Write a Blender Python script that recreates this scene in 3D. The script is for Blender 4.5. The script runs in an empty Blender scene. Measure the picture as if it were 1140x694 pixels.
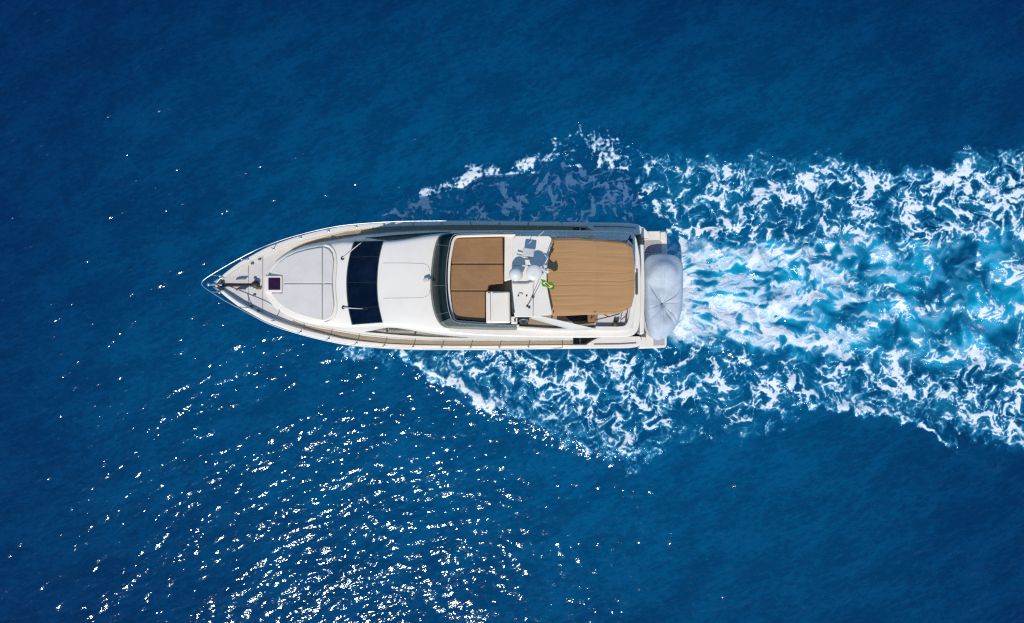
import bpy, math, random
import numpy as np

random.seed(7)
R = math.radians
SC = bpy.context.scene
COL = SC.collection

# ---------------------------------------------------------------- CAMERA
cam_d = bpy.data.cameras.new('camera')
cam_d.sensor_width = 36.0
cam_d.lens = 24.0                       # a drone looking straight down
cam_d.clip_end = 30000
cam = bpy.data.objects.new('camera', cam_d)
cam.location = (0, 0, 32.0)
COL.objects.link(cam)
SC.camera = cam

# ---------------------------------------------------------------- SKY, SUN, EXPOSURE
SUN_EL = R(54.0)
SUN_DX, SUN_DY = -0.27, -1.0            # towards the sun, on the ground
sun_az = math.atan2(SUN_DX, SUN_DY)     # clockwise from +Y
world = bpy.data.worlds.new('World')
SC.world = world
world.use_nodes = True
wn = world.node_tree
wn.nodes.clear()
sky = wn.nodes.new('ShaderNodeTexSky')
sky.sky_type = 'NISHITA'
sky.sun_disc = False
sky.sun_elevation = SUN_EL
sky.sun_rotation = sun_az
sky.dust_density = 0.1
sky.ozone_density = 2.0
bg = wn.nodes.new('ShaderNodeBackground')
bg.inputs['Strength'].default_value = 0.125
wo = wn.nodes.new('ShaderNodeOutputWorld')
tint = wn.nodes.new('ShaderNodeMix')
tint.data_type = 'RGBA'; tint.blend_type = 'MULTIPLY'
tint.inputs[0].default_value = 1.0
tint.inputs[7].default_value = (0.66, 1.02, 1.20, 1)      # a clean maritime blue
wn.links.new(sky.outputs[0], tint.inputs[6])
wn.links.new(tint.outputs[2], bg.inputs[0])
wn.links.new(bg.outputs[0], wo.inputs[0])
sun_d = bpy.data.lights.new('sun', 'SUN')
sun_d.energy = 3.7
sun_d.angle = R(0.53)
sun_d.color = (1.0, 0.925, 0.81)
sun = bpy.data.objects.new('sun', sun_d)
COL.objects.link(sun)
sun.location = (-10, -40, 60)
_n = math.hypot(SUN_DX, SUN_DY)
from mathutils import Vector
_to = Vector((SUN_DX / _n * math.cos(SUN_EL), SUN_DY / _n * math.cos(SUN_EL), math.sin(SUN_EL)))
sun.rotation_euler = _to.to_track_quat('Z', 'Y').to_euler()
SC.view_settings.view_transform = 'Standard'
SC.view_settings.look = 'None'
SC.view_settings.exposure = 0.0
SC.view_settings.gamma = 1.0
SC.view_settings.use_curve_mapping = False
SC.cycles.use_denoising = False
SC.cycles.filter_width = 1.3
SC.cycles.max_bounces = 6
SC.cycles.sample_clamp_direct = 0
SC.cycles.sample_clamp_indirect = 6

# ---------------------------------------------------------------- MATERIALS
def nodes_of(name):
    m = bpy.data.materials.new(name)
    m.use_nodes = True
    nt = m.node_tree
    nt.nodes.clear()
    out = nt.nodes.new('ShaderNodeOutputMaterial')
    b = nt.nodes.new('ShaderNodeBsdfPrincipled')
    nt.links.new(b.outputs[0], out.inputs[0])
    return m, nt, b

class NT:
    """short hand for wiring nodes"""
    def __init__(s, nt): s.nt = nt
    def n(s, t, **k):
        a = s.nt.nodes.new(t)
        for q, v in k.items(): setattr(a, q, v)
        return a
    def l(s, a, b): s.nt.links.new(a, b)
    def math(s, op, a, b=None, c=None, clamp=False):
        q = s.n('ShaderNodeMath', operation=op, use_clamp=clamp)
        for i, v in enumerate((a, b, c)):
            if v is None: continue
            if isinstance(v, (int, float)): q.inputs[i].default_value = v
            else: s.l(v, q.inputs[i])
        return q.outputs[0]
    def smooth(s, x, a, b, lo=0.0, hi=1.0):
        q = s.n('ShaderNodeMapRange', interpolation_type='SMOOTHSTEP')
        s.l(x, q.inputs[0])
        for i, v in zip((1, 2, 3, 4), (a, b, lo, hi)): q.inputs[i].default_value = v
        return q.outputs[0]
    def mix(s, f, a, b):
        q = s.n('ShaderNodeMix', data_type='RGBA')
        if isinstance(f, (int, float)): q.inputs[0].default_value = f
        else: s.l(f, q.inputs[0])
        for i, v in ((6, a), (7, b)):
            if isinstance(v, tuple): q.inputs[i].default_value = (*v[:3], 1)
            else: s.l(v, q.inputs[i])
        return q.outputs[2]
    def noise(s, vec, scale, detail=3, rough=0.55):
        q = s.n('ShaderNodeTexNoise')
        q.inputs['Scale'].default_value = scale
        q.inputs['Detail'].default_value = detail
        q.inputs['Roughness'].default_value = rough
        if vec is not None: s.l(vec, q.inputs['Vector'])
        return q.outputs[0]
    def mapping(s, vec, scale=(1, 1, 1), rot=None):
        if rot:                                             # turn first, then stretch along the turned axes
            q = s.n('ShaderNodeMapping')
            q.inputs['Rotation'].default_value = rot
            s.l(vec, q.inputs[0])
            vec = q.outputs[0]
        q = s.n('ShaderNodeMapping')
        q.inputs['Scale'].default_value = scale
        s.l(vec, q.inputs[0])
        return q.outputs[0]

def surface(name, col, rough=0.5, metal=0.0, var=0.06, vscale=3.0, stretch=(1, 1, 1), bump=0.0, bscale=60.0, coat=0.0, spec=0.5, col2=None):
    m, nt, b = nodes_of(name)
    t = NT(nt)
    tc = t.n('ShaderNodeTexCoord').outputs['Object']
    v = t.mapping(tc, stretch)
    n = t.noise(v, vscale, 5, 0.6)
    c2 = col2 or tuple(max(0, x * (1 - 2.2 * var)) for x in col)
    t.l(t.mix(t.smooth(n, 0.35, 0.75), col, c2), b.inputs['Base Color'])
    b.inputs['Metallic'].default_value = metal
    b.inputs['Specular IOR Level'].default_value = spec
    b.inputs['Coat Weight'].default_value = coat
    n2 = t.noise(v, vscale * 3.1, 3)
    t.l(t.smooth(n2, 0.3, 0.8, rough * 0.85, min(1, rough * 1.2)), b.inputs['Roughness'])
    if bump:
        bp = t.n('ShaderNodeBump')
        bp.inputs['Strength'].default_value = bump
        bp.inputs['Distance'].default_value = 0.02
        t.l(t.noise(v, bscale, 4), bp.inputs['Height'])
        t.l(bp.outputs[0], b.inputs['Normal'])
    return m

MAT = {}
MAT['gelcoat'] = surface('white gelcoat', (0.76, 0.70, 0.612), 0.32, var=0.035, vscale=0.9, coat=0.2)
MAT['roof'] = surface('cabin roof gelcoat', (0.75, 0.695, 0.615), 0.38, var=0.03, vscale=0.7, bump=0.03, bscale=3)
MAT['nonskid'] = surface('non skid deck', (0.60, 0.555, 0.515), 0.75, var=0.05, vscale=2.5, bump=0.25, bscale=90)
MAT['pad_grey'] = surface('pale grey vinyl', (0.60, 0.56, 0.515), 0.6, var=0.035, vscale=1.6, bump=0.18, bscale=5)
MAT['pad_tan'] = surface('tan vinyl', (0.275, 0.138, 0.052), 0.62, var=0.08, vscale=1.5, bump=1.0, bscale=2.4)
MAT['steel'] = surface('stainless steel', (0.42, 0.45, 0.48), 0.42, metal=0.8, var=0.03)
MAT['dark_steel'] = surface('weathered dark metal', (0.10, 0.105, 0.115), 0.45, metal=0.5, var=0.15, vscale=8)
MAT['black'] = surface('black rubber', (0.018, 0.018, 0.02), 0.55, var=0.15, vscale=6)
MAT['glass_navy'] = surface('navy tinted glass', (0.0008, 0.003, 0.012), 0.05, var=0.3, vscale=1.1, spec=0.14, col2=(0.004, 0.010, 0.026))
MAT['glass_green'] = surface('green tinted glass', (0.003, 0.012, 0.012), 0.12, var=0.2, vscale=1.2, spec=0.2)
MAT['glass_trim'] = surface('grey green window edge', (0.085, 0.115, 0.09), 0.3, var=0.15, vscale=3)
MAT['glass_side'] = surface('smoked side glass', (0.012, 0.011, 0.010), 0.10, var=0.3, vscale=5, spec=0.6)
MAT['plum'] = surface('plum acrylic', (0.030, 0.003, 0.030), 0.18, var=0.25, vscale=5)
MAT['bronze'] = surface('brown anchor chain', (0.045, 0.030, 0.020), 0.6, metal=0.3, var=0.35, vscale=25, bump=0.8, bscale=40)
MAT['brass'] = surface('worn brass', (0.20, 0.14, 0.065), 0.4, metal=0.5, var=0.2, vscale=10)
MAT['antenna'] = surface('radome plastic', (0.66, 0.64, 0.60), 0.45, var=0.04, vscale=4)
MAT['box_grey'] = surface('pale grey plastic', (0.52, 0.50, 0.49), 0.5, var=0.05, vscale=5)
MAT['cover'] = surface('blue grey cover cloth', (0.46, 0.51, 0.58), 0.7, var=0.07, vscale=1.8, bump=0.25, bscale=9, col2=(0.36, 0.41, 0.485))
MAT['grating'] = surface('mauve grey grating', (0.42, 0.37, 0.38), 0.7, var=0.12, vscale=14, bump=0.4, bscale=70)
MAT['grey_trim'] = surface('dark grey trim', (0.22, 0.22, 0.23), 0.5, var=0.1, vscale=5)
MAT['flag_green'] = surface('flag green', (0.03, 0.17, 0.02), 0.7, var=0.05)
MAT['flag_yellow'] = surface('flag yellow', (0.62, 0.55, 0.03), 0.7, var=0.05)
MAT['flag_blue'] = surface('flag blue', (0.03, 0.03, 0.16), 0.7, var=0.05)

def teak(name, col, seam):
    m, nt, b = nodes_of(name)
    t = NT(nt)
    tc = t.n('ShaderNodeTexCoord').outputs['Object']
    sep = t.n('ShaderNodeSeparateXYZ'); t.l(tc, sep.inputs[0])
    f = t.math('FRACT', t.math('MULTIPLY', sep.outputs[1], 1 / 0.062))
    line = t.smooth(t.math('ABSOLUTE', t.math('SUBTRACT', f, 0.5)), 0.43, 0.48)
    g = t.noise(t.mapping(tc, (1.2, 22, 1)), 1.0, 5, 0.6)
    plank = t.n('ShaderNodeTexWhiteNoise', noise_dimensions='1D')
    t.l(t.math('FLOOR', t.math('MULTIPLY', sep.outputs[1], 1 / 0.062)), plank.inputs['W'])
    c = t.mix(t.smooth(g, 0.3, 0.75), col, tuple(x * 0.72 for x in col))
    c = t.mix(t.math('MULTIPLY', plank.outputs[0], 0.22), c, (col[0] * 0.6, col[1] * 0.55, col[2] * 0.5))
    c = t.mix(t.math('MULTIPLY', line, 0.75), c, seam)
    t.l(c, b.inputs['Base Color'])
    b.inputs['Roughness'].default_value = 0.72
    return m
MAT['teak'] = teak('teak planking', (0.37, 0.275, 0.17), (0.10, 0.075, 0.05))
MAT['teak_dark'] = teak('dark teak planking', (0.26, 0.155, 0.075), (0.05, 0.03, 0.02))  # darker, browner tone of the planking

def canvas(name, col):
    m, nt, b = nodes_of(name)
    t = NT(nt)
    tc = t.n('ShaderNodeTexCoord').outputs['Object']
    n = t.noise(t.mapping(tc, (0.5, 5.0, 1)), 1.2, 5, 0.6)
    fine = t.noise(tc, 9, 4)
    c = t.mix(t.smooth(n, 0.3, 0.75), col, tuple(x * 0.86 for x in col))
    c = t.mix(t.smooth(fine, 0.45, 0.8, 0, 0.25), c, (col[0] * 0.8, col[1] * 0.78, col[2] * 0.75))
    t.l(c, b.inputs['Base Color'])
    b.inputs['Roughness'].default_value = 0.85
    bp = t.n('ShaderNodeBump')
    bp.inputs['Strength'].default_value = 0.18
    bp.inputs['Distance'].default_value = 0.05
    t.l(t.math('ADD', t.noise(t.mapping(tc, (0.35, 7.0, 1)), 1.0, 3), t.math('MULTIPLY', t.noise(tc, 60, 2), 0.1)), bp.inputs['Height'])
    t.l(bp.outputs[0], b.inputs['Normal'])
    return m
MAT['canvas'] = canvas('tan awning canvas', (0.42, 0.230, 0.095))

def sea_material():
    m = bpy.data.materials.new('sea water and foam')
    m.use_nodes = True
    nt = m.node_tree
    nt.nodes.clear()
    t = NT(nt)
    out = t.n('ShaderNodeOutputMaterial')
    geo = t.n('ShaderNodeNewGeometry').outputs['Position']
    at = lambda n: t.n('ShaderNodeAttribute', attribute_name=n).outputs['Fac']
    F, A, M = at('foam'), at('air'), at('veil')
    mid = t.noise(t.mapping(geo, (0.55, 1.5, 1), (0, 0, R(-24))), 0.55, 4, 0.6)
    c = t.mix(t.smooth(mid, 0.40, 0.75), SEA_B, SEA_C)
    fine = t.noise(t.mapping(geo, (0.55, 1.5, 1), (0, 0, R(-26))), 2.6, 5, 0.7)
    c = t.mix(t.smooth(fine, 0.35, 0.72), c, SEA_D)  # ripple lights and darks put into the colour
    c = t.mix(A, c, AIR_C)
    c = t.mix(t.smooth(M, 0.0, 0.5, 0.0, 0.75), c, VEIL_C)
    c = t.mix(t.smooth(M, 0.45, 0.95, 0.0, 0.85), c, MILK_C)
    fn = t.math('ADD', t.math('MULTIPLY', t.math('SUBTRACT', t.noise(geo, 16, 5, 0.74), 0.5), 0.62), F)
    cov = t.smooth(fn, 0.32, 0.72)
    foamc = t.mix(t.noise(geo, 5, 3), (0.82, 0.84, 0.86), (0.68, 0.74, 0.80))
    foamc = t.mix(t.smooth(cov, 0.1, 0.95), (0.16, 0.50, 0.78), foamc)                     # thin froth lets the water through
    c = t.mix(cov, c, foamc)
    # ripples too small for the mesh
    v = t.mapping(geo, (0.6, 1.25, 1), (0, 0, R(-24)))
    r1 = t.noise(v, 4.6, 1, 0.5)
    r2 = t.noise(t.mapping(geo, (0.7, 1.25, 1), (0, 0, R(-14))), 11.0, 1, 0.5)
    h = t.math('ADD', t.math('ADD', t.math('MULTIPLY', r1, RIP1), t.math('MULTIPLY', r2, RIP2)), t.math('MULTIPLY', cov, 0.012))
    h = t.math('ADD', h, t.math('MULTIPLY', t.math('MULTIPLY', t.noise(geo, 22, 3), cov), 0.012))
    bp = t.n('ShaderNodeBump')
    bp.inputs['Strength'].default_value = 1.0
    bp.inputs['Distance'].default_value = 1.0
    t.l(h, bp.inputs['Height'])
    dif = t.n('ShaderNodeBsdfDiffuse'); t.l(c, dif.inputs['Color']); t.l(bp.outputs[0], dif.inputs['Normal'])
    tlu = t.n('ShaderNodeBsdfTranslucent'); t.l(c, tlu.inputs['Color'])                       # blue light wells up through the froth
    m0 = t.n('ShaderNodeMixShader'); t.l(t.math('MULTIPLY', cov, 0.06), m0.inputs[0]); t.l(dif.outputs[0], m0.inputs[1]); t.l(tlu.outputs[0], m0.inputs[2])
    tra = t.n('ShaderNodeBsdfTransparent')
    rip = t.noise(t.mapping(geo, (0.72, 1.5, 1), (0, 0, R(-20))), 3.4, 6, 0.76)
    rip2 = t.noise(t.mapping(geo, (0.55, 1.3, 1), (0, 0, R(-30))), 0.62, 4, 0.6)
    rr = t.math('ADD', rip, t.math('MULTIPLY', t.math('SUBTRACT', rip2, 0.5), 0.8))
    t.l(t.mix(t.smooth(rr, 0.38, 0.64), (0.50, 0.61, 0.69), (1.0, 1.0, 1.0)), tra.inputs['Color'])  # shading of ripples and swell painted into the see-through tint
    glo = t.n('ShaderNodeBsdfGlossy'); glo.inputs['Roughness'].default_value = SEA_ROUGH
    glo.inputs['Color'].default_value = (0.82, 0.93, 1.0, 1)
    t.l(bp.outputs[0], glo.inputs['Normal'])
    # clear water lets the eye and the sun down to the added blue sheet; foam and air do not
    clear = t.math('MULTIPLY', t.math('SUBTRACT', 1.0, cov), t.math('SUBTRACT', 1.0, t.math('MAXIMUM', A, t.math('MULTIPLY', M, 0.9)), clamp=True))
    m1 = t.n('ShaderNodeMixShader'); t.l(t.math('MULTIPLY', clear, SEA_CLEAR), m1.inputs[0]); t.l(m0.outputs[0], m1.inputs[1]); t.l(tra.outputs[0], m1.inputs[2])
    fr = t.n('ShaderNodeFresnel'); fr.inputs['IOR'].default_value = 1.333; t.l(bp.outputs[0], fr.inputs['Normal'])
    m2 = t.n('ShaderNodeMixShader'); t.l(t.math('MULTIPLY', fr.outputs[0], t.smooth(cov, 0.0, 0.7, 1.0, 0.15)), m2.inputs[0]); t.l(m1.outputs[0], m2.inputs[1]); t.l(glo.outputs[0], m2.inputs[2])
    t.l(m2.outputs[0], out.inputs[0])
    return m

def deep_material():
    m, nt, b = nodes_of('added deep sheet')
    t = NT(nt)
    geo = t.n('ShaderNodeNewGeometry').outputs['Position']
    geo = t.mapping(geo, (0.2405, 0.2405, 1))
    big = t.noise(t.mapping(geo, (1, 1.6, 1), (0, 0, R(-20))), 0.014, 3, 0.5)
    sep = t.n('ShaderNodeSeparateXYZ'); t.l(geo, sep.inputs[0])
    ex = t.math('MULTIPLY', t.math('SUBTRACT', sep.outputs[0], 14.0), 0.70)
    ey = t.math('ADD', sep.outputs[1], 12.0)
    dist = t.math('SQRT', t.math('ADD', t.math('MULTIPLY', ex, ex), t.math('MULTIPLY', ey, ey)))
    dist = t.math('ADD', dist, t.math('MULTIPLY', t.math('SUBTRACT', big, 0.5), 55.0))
    t.l(t.mix(t.smooth(dist, 24.0, 116.0), DEEP_B, DEEP_A), b.inputs['Base Color'])      # darkening towards the edges of view, put into the colour
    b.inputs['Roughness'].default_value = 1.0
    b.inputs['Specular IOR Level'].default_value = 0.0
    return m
SEA_B, SEA_C, SEA_D = (0.0, 0.046, 0.145), (0.0, 0.068, 0.195), (0.0, 0.095, 0.245)
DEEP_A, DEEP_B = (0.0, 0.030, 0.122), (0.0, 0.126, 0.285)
AIR_C, VEIL_C, MILK_C = (0.0, 0.33, 0.50), (0.04, 0.40, 0.63), (0.68, 0.82, 0.89)
SEA_ROUGH, RIP1, RIP2, SEA_CLEAR = 0.09, 0.029, 0.010, 0.92
MAT['sea'] = sea_material()
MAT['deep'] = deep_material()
# ---------------------------------------------------------------- WAKE FIELDS
CAM_H = 32.0
FPX = 760.0
PXM = FPX / CAM_H                       # picture pixels per metre on the sea

def px_at_sea(x, y):
    return 570 + x * PXM, 347 - y * PXM

WX0, WY0, WDX, WNX, WNY = -12.0, -12.0, 0.036, 1280, 720

def band_noise(ny, nx, dx, lam_lo, lam_hi, seed, ax=1.0, ay=1.0, rot=0.0):
    """periodic gaussian noise, wavelengths lam_lo..lam_hi metres, unit variance"""
    rs = np.random.RandomState(seed)
    f = np.fft.rfft2(rs.standard_normal((ny, nx)))
    ky = np.fft.fftfreq(ny, dx)[:, None]
    kx = np.fft.rfftfreq(nx, dx)[None, :]
    c, s = math.cos(rot), math.sin(rot)
    k = np.hypot((kx * c + ky * s) * ax, (-kx * s + ky * c) * ay) + 1e-9
    lo, hi = 1.0 / lam_hi, 1.0 / lam_lo
    g = np.exp(-(np.log(k / math.sqrt(lo * hi)) / (0.5 * math.log(hi / lo) + 1e-6)) ** 2)
    n = np.fft.irfft2(f * g, s=(ny, nx))
    return (n - n.mean()) / n.std()

def bil(a, x, y):
    """bilinear sample of a (rows y, cols x) in cell units, wrapped"""
    ny, nx = a.shape
    x0 = np.floor(x).astype(np.int64); y0 = np.floor(y).astype(np.int64)
    fx = x - x0; fy = y - y0
    x0 %= nx; y0 %= ny; x1 = (x0 + 1) % nx; y1 = (y0 + 1) % ny
    return (a[y0, x0] * (1 - fx) + a[y0, x1] * fx) * (1 - fy) + (a[y1, x0] * (1 - fx) + a[y1, x1] * fx) * fy

def sstep(a, b, x):
    t = np.clip((x - a) / (b - a), 0, 1)
    return t * t * (3 - 2 * t)

def voronoi_edge(x, y, seed):
    """F2-F1 of a jittered unit grid"""
    rs = np.random.RandomState(seed)
    J = rs.rand(2, 256, 256)
    xi = np.floor(x).astype(np.int64); yi = np.floor(y).astype(np.int64)
    f1 = np.full(x.shape, 9.0); f2 = np.full(x.shape, 9.0)
    for dy in (-1, 0, 1):
        for dx in (-1, 0, 1):
            cx, cy = xi + dx, yi + dy
            jx = J[0, cy % 256, cx % 256]; jy = J[1, cy % 256, cx % 256]
            d = np.hypot(cx + jx - x, cy + jy - y)
            m = d < f1
            f2 = np.where(m, f1, np.minimum(f2, d)); f1 = np.where(m, d, f1)
    return f2 - f1

def stroke(px, py, pts, amp=1.0):
    """soft capsule chain: pts = (px, py, radius px); returns max falloff"""
    out = np.zeros(px.shape)
    for (ax, ay, ar), (bx, by, br) in zip(pts, pts[1:]):
        vx, vy = bx - ax, by - ay
        t = np.clip(((px - ax) * vx + (py - ay) * vy) / (vx * vx + vy * vy + 1e-9), 0, 1)
        d = np.hypot(px - ax - t * vx, py - ay - t * vy) / (ar + t * (br - ar))
        out = np.maximum(out, np.exp(-d * d))
    return out * amp

def curve(px, pts):
    xs, ys = zip(*pts)
    return np.interp(px, xs, ys)

# crest lines of the wake, in picture pixels on the sea
UP_EDGE = [(418, 249), (440, 237), (470, 219), (500, 205), (530, 196), (560, 184), (600, 168), (625, 150), (660, 146), (720, 154), (770, 163),
           (830, 160), (880, 155), (950, 161), (1000, 176), (1050, 166), (1100, 158), (1140, 152), (1260, 128)]
LO_EDGE = [(378, 391), (400, 402), (430, 424), (447, 396), (480, 416), (530, 452), (560, 458), (600, 482), (650, 508), (700, 524), (738, 516), (770, 492),
           (820, 500), (862, 496), (900, 472), (960, 466), (1020, 472), (1080, 500), (1140, 512), (1260, 540)]

def wake_fields():
    iy, ix = np.mgrid[0:WNY, 0:WNX].astype(float)
    X = WX0 + ix * WDX; Y = WY0 + iy * WDX
    B = lambda lo, hi, seed, **k: band_noise(WNY, WNX, WDX, lo, hi, seed, **k)
    # stir the coordinates with a swirling flow
    psi = 0.42 * B(2.2, 4.5, 1) + 0.07 * B(0.8, 1.6, 2)
    uy, ux = np.gradient(psi, WDX)
    ux, uy = uy, -ux
    qx, qy = ix.copy(), iy.copy()
    for _ in range(7):
        a, b = bil(ux, qx, qy), bil(uy, qx, qy)
        qx -= a * 0.034 / WDX; qy -= b * 0.034 / WDX
    sx, sy = WX0 + qx * WDX, WY0 + qy * WDX              # stirred metres
    S = lambda a: bil(a, qx, qy)
    px, py = px_at_sea(X, Y)
    wob = B(1.5, 5, 5); wob2 = B(0.5, 1.5, 6)
    pxw, pyw = px + 4 * wob + 2.5 * wob2, py + 3.5 * B(1.5, 5, 7) + 2.5 * B(0.5, 1.5, 8)
    up = curve(pxw, UP_EDGE); lo = curve(pxw, LO_EDGE)
    inside_u = pyw - up; inside_l = lo - pyw               # px inside each edge
    inside = np.minimum(inside_u, inside_l)
    starts = sstep(372, 392, px)
    # --- how thick the foam lies, 0..1
    D = np.zeros(X.shape)
    st = lambda pts, amp: stroke(pxw, pyw, pts, amp)
    add = lambda a: np.maximum(D, a)
    # upper bow wave: crisp crest, churned inside
    lace_u = sstep(-3, 12, inside_u) * (1 - sstep(-8, 14, pyw - 252)) * sstep(405, 440, px) * (1 - sstep(690, 740, pxw)) * 0.58
    D = add(lace_u)
    D = add(st([(432, 243, 5), (470, 224, 8), (505, 207, 10), (530, 201, 11), (560, 196, 10), (600, 184, 8)], 0.88))
    D = add(st([(600, 176, 9), (630, 158, 13), (665, 158, 15), (700, 168, 17), (735, 190, 17)], 0.55))
    D = add(st([(640, 200, 14), (690, 196, 14), (715, 204, 14), (735, 225, 12), (748, 240, 10)], 0.66))
    # outer upper arm
    base = sstep(-2, 26, inside_u) * sstep(690, 745, pxw) * (1 - sstep(0, 18, pyw - 268))
    D = add(base * curve(px, [(700, 0.42), (800, 0.50), (1000, 0.56), (1260, 0.60)]))
    D = add(st([(770, 215, 10), (800, 222, 12), (830, 212, 10), (856, 216, 9)], 0.66))
    D = add(st([(800, 190, 9), (845, 205, 10), (900, 210, 11), (950, 200, 12), (1010, 196, 14), (1080, 196, 18), (1140, 196, 22), (1260, 190, 24)], 0.74))
    D = add(st([(762, 266, 4), (800, 254, 5), (830, 237, 5), (850, 222, 6), (868, 214, 6)], 0.92))
    D = add(st([(930, 232, 12), (990, 226, 14), (1050, 232, 16), (1140, 232, 18), (1260, 236, 20)], 0.62))
    # propeller wash
    core_t = curve(pxw, [(740, 262), (800, 268), (860, 264), (920, 262), (1000, 258), (1260, 240)])
    core_b = curve(pxw, [(740, 384), (800, 384), (850, 394), (920, 402), (1000, 410), (1260, 420)])
    core = sstep(-8, 14, pyw - core_t) * sstep(-8, 14, core_b - pyw) * sstep(712, 740, px)
    fade = curve(px, [(740, 1.0), (830, 0.95), (900, 0.74), (960, 0.58), (1040, 0.55), (1260, 0.55)])
    D = add(core * 0.62 * fade)
    D = add(st([(742, 268, 5), (775, 278, 8), (830, 282, 9), (880, 285, 9), (930, 280, 8)], 0.86))
    D = add(st([(745, 300, 12), (765, 320, 15), (768, 350, 15), (748, 374, 9)], 0.97))
    D = add(st([(762, 345, 11), (800, 352, 13), (850, 345, 13), (900, 330, 11), (930, 315, 9)], 0.92))
    D = add(st([(780, 372, 7), (830, 366, 9), (870, 376, 9), (910, 384, 9), (960, 392, 10), (1010, 395, 12)], 0.80))
    D = add(st([(905, 292, 10), (950, 306, 10), (985, 320, 10), (1000, 340, 10), (970, 360, 10)], 0.70))
    D = add(st([(1085, 290, 8), (1100, 315, 11), (1120, 300, 11), (1160, 305, 14), (1260, 300, 18)], 0.76))
    D = add(st([(1000, 280, 7), (1040, 266, 9), (1052, 246, 7)], 0.72))
    D = add(st([(1020, 352, 10), (1060, 345, 10), (1100, 350, 10), (1140, 340, 12), (1260, 330, 12)], 0.64))
    # lower bow wave
    D = add(sstep(-4, 10, inside_l) * sstep(-14, 4, pyw - 389) * starts * (1 - sstep(735, 770, pxw)) * 0.50)
    D = add(st([(384, 394, 5), (410, 400, 7), (428, 410, 9), (440, 402, 9)], 0.50))
    D = add(st([(450, 393, 5), (470, 404, 7), (500, 422, 9), (528, 442, 10), (545, 450, 9)], 0.94))
    D = add(st([(520, 405, 12), (580, 418, 14), (610, 434, 14), (660, 442, 13), (720, 440, 13), (780, 432, 12)], 0.72))
    D = add(st([(575, 440, 14), (620, 462, 14), (655, 482, 14), (690, 500, 13), (715, 506, 10)], 0.62))
    D = add(st([(655, 395, 10), (690, 400, 10), (705, 416, 10)], 0.60))
    D = add(st([(745, 420, 24), (800, 430, 26), (860, 440, 24), (900, 425, 26), (960, 430, 26), (1040, 440, 30), (1140, 440, 36), (1260, 440, 40)], 0.55))
    D = add(st([(790, 376, 4), (820, 392, 5), (850, 410, 6), (880, 424, 6), (895, 440, 6), (912, 455, 6), (950, 452, 8), (1000, 462, 8), (1025, 470, 6)], 0.82))
    base = sstep(-2, 22, inside_l) * sstep(700, 745, pxw) * (1 - sstep(0, 18, 392 - pyw))
    D = add(base * curve(px, [(700, 0.40), (800, 0.46), (900, 0.52), (1000, 0.58), (1260, 0.62)]))
    D = add(st([(1060, 420, 14), (1080, 450, 16), (1110, 470, 18), (1140, 470, 20), (1260, 480, 24)], 0.66))
    D = add(st([(735, 478, 16), (800, 488, 14), (850, 478, 14)], 0.40))
    D = add(st([(1024, 471, 4), (1055, 490, 3.4), (1082, 510, 3.0), (1104, 519, 2.6), (1130, 522, 2.0)], 0.95))
    # gaps of clear water
    def cut(a):
        return D * (1 - np.clip(a, 0, 1))
    D = cut(st([(722, 246, 9), (740, 255, 7)], 0.85))
    D = cut(st([(860, 232, 10), (905, 238, 12), (940, 228, 9)], 0.35))
    D = cut(st([(1050, 320, 12), (1066, 296, 16), (1070, 278, 12)], 0.75))
    D = cut(st([(745, 398, 9), (790, 404, 8)], 0.55))
    D = cut(st([(860, 408, 8), (900, 400, 7)], 0.30))
    D = cut(st([(795, 305, 10), (812, 300, 10)], 0.55))
    D = cut(st([(850, 318, 10), (880, 312, 10)], 0.45))
    D = cut(st([(770, 470, 16), (830, 468, 12), (860, 462, 8)], 0.35))
    D *= sstep(-10, 4, np.where(px > 740, inside, 99))
    # --- lace
    w1 = 0.11 * B(0.8, 2.0, 11) + 0.022 * B(0.25, 0.55, 13); w2 = 0.11 * B(0.8, 2.0, 12) + 0.022 * B(0.25, 0.55, 14)
    ax, ay = sx + w1, sy + w2
    v1 = voronoi_edge(ax * 1.15, ay * 1.4, 21)
    v2 = voronoi_edge(ax * 2.3 + 7, ay * 2.7, 22)
    v3 = voronoi_edge(ax * 4.8 + 3, ay * 5.4, 23)
    g0, g1, g2, g3 = S(B(1.2, 2.6, 30)), S(B(0.5, 1.2, 31)), B(0.2, 0.5, 32), B(0.11, 0.2, 33)
    wd = np.clip(1 + 0.40 * g0 + 0.30 * g1, 0.30, 2.4)              # strands swell and thin
    e1 = np.exp(-v1 / (0.15 * wd)); e2 = np.exp(-v2 / (0.20 * wd)); e3 = np.exp(-v3 / 0.30)
    sel = np.clip(0.5 + 0.45 * S(B(1.5, 3.5, 34)), 0, 1)              # where the big cells or the small ones show
    lace = np.maximum(0.70 * e1, 0.64 * e2 * (0.50 + 0.60 * sel)) + 0.11 * e2 + 0.17 * e3 * (0.3 + sel) + 0.07 * g1 + 0.06 * g2 + 0.05 * g3
    # streaks fanned out by the propellers
    ox, oy = (690 - 570) / PXM, (347 - 322) / PXM
    rr = np.hypot(X - ox, Y - oy); th = np.arctan2(Y - oy, X - ox)
    nz = lambda ny_, lo_, hi_, sd: band_noise(512, 512, WDX, lo_, hi_, sd)
    wig = 0.30 * B(1.2, 3.0, 43) + 0.10 * B(0.4, 1.0, 44)
    u, v = (rr * 0.24 + 0.05 * g1) / WDX, (th * 6.0 + wig * 0.26) / WDX
    stk = bil(nz(0, 0.35, 1.3, 41), u, v); stk2 = bil(nz(0, 0.12, 0.34, 42), u, v)
    young = core * curve(px, [(740, 1.0), (860, 0.85), (940, 0.5), (1040, 0.2), (1260, 0.1)])
    streak = 0.22 + 0.13 * stk + 0.05 * stk2 + 0.03 * g2 + 0.34 * e1 + 0.20 * e2
    tex = lace * (1 - 0.85 * young) + streak * 0.85 * young
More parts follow.
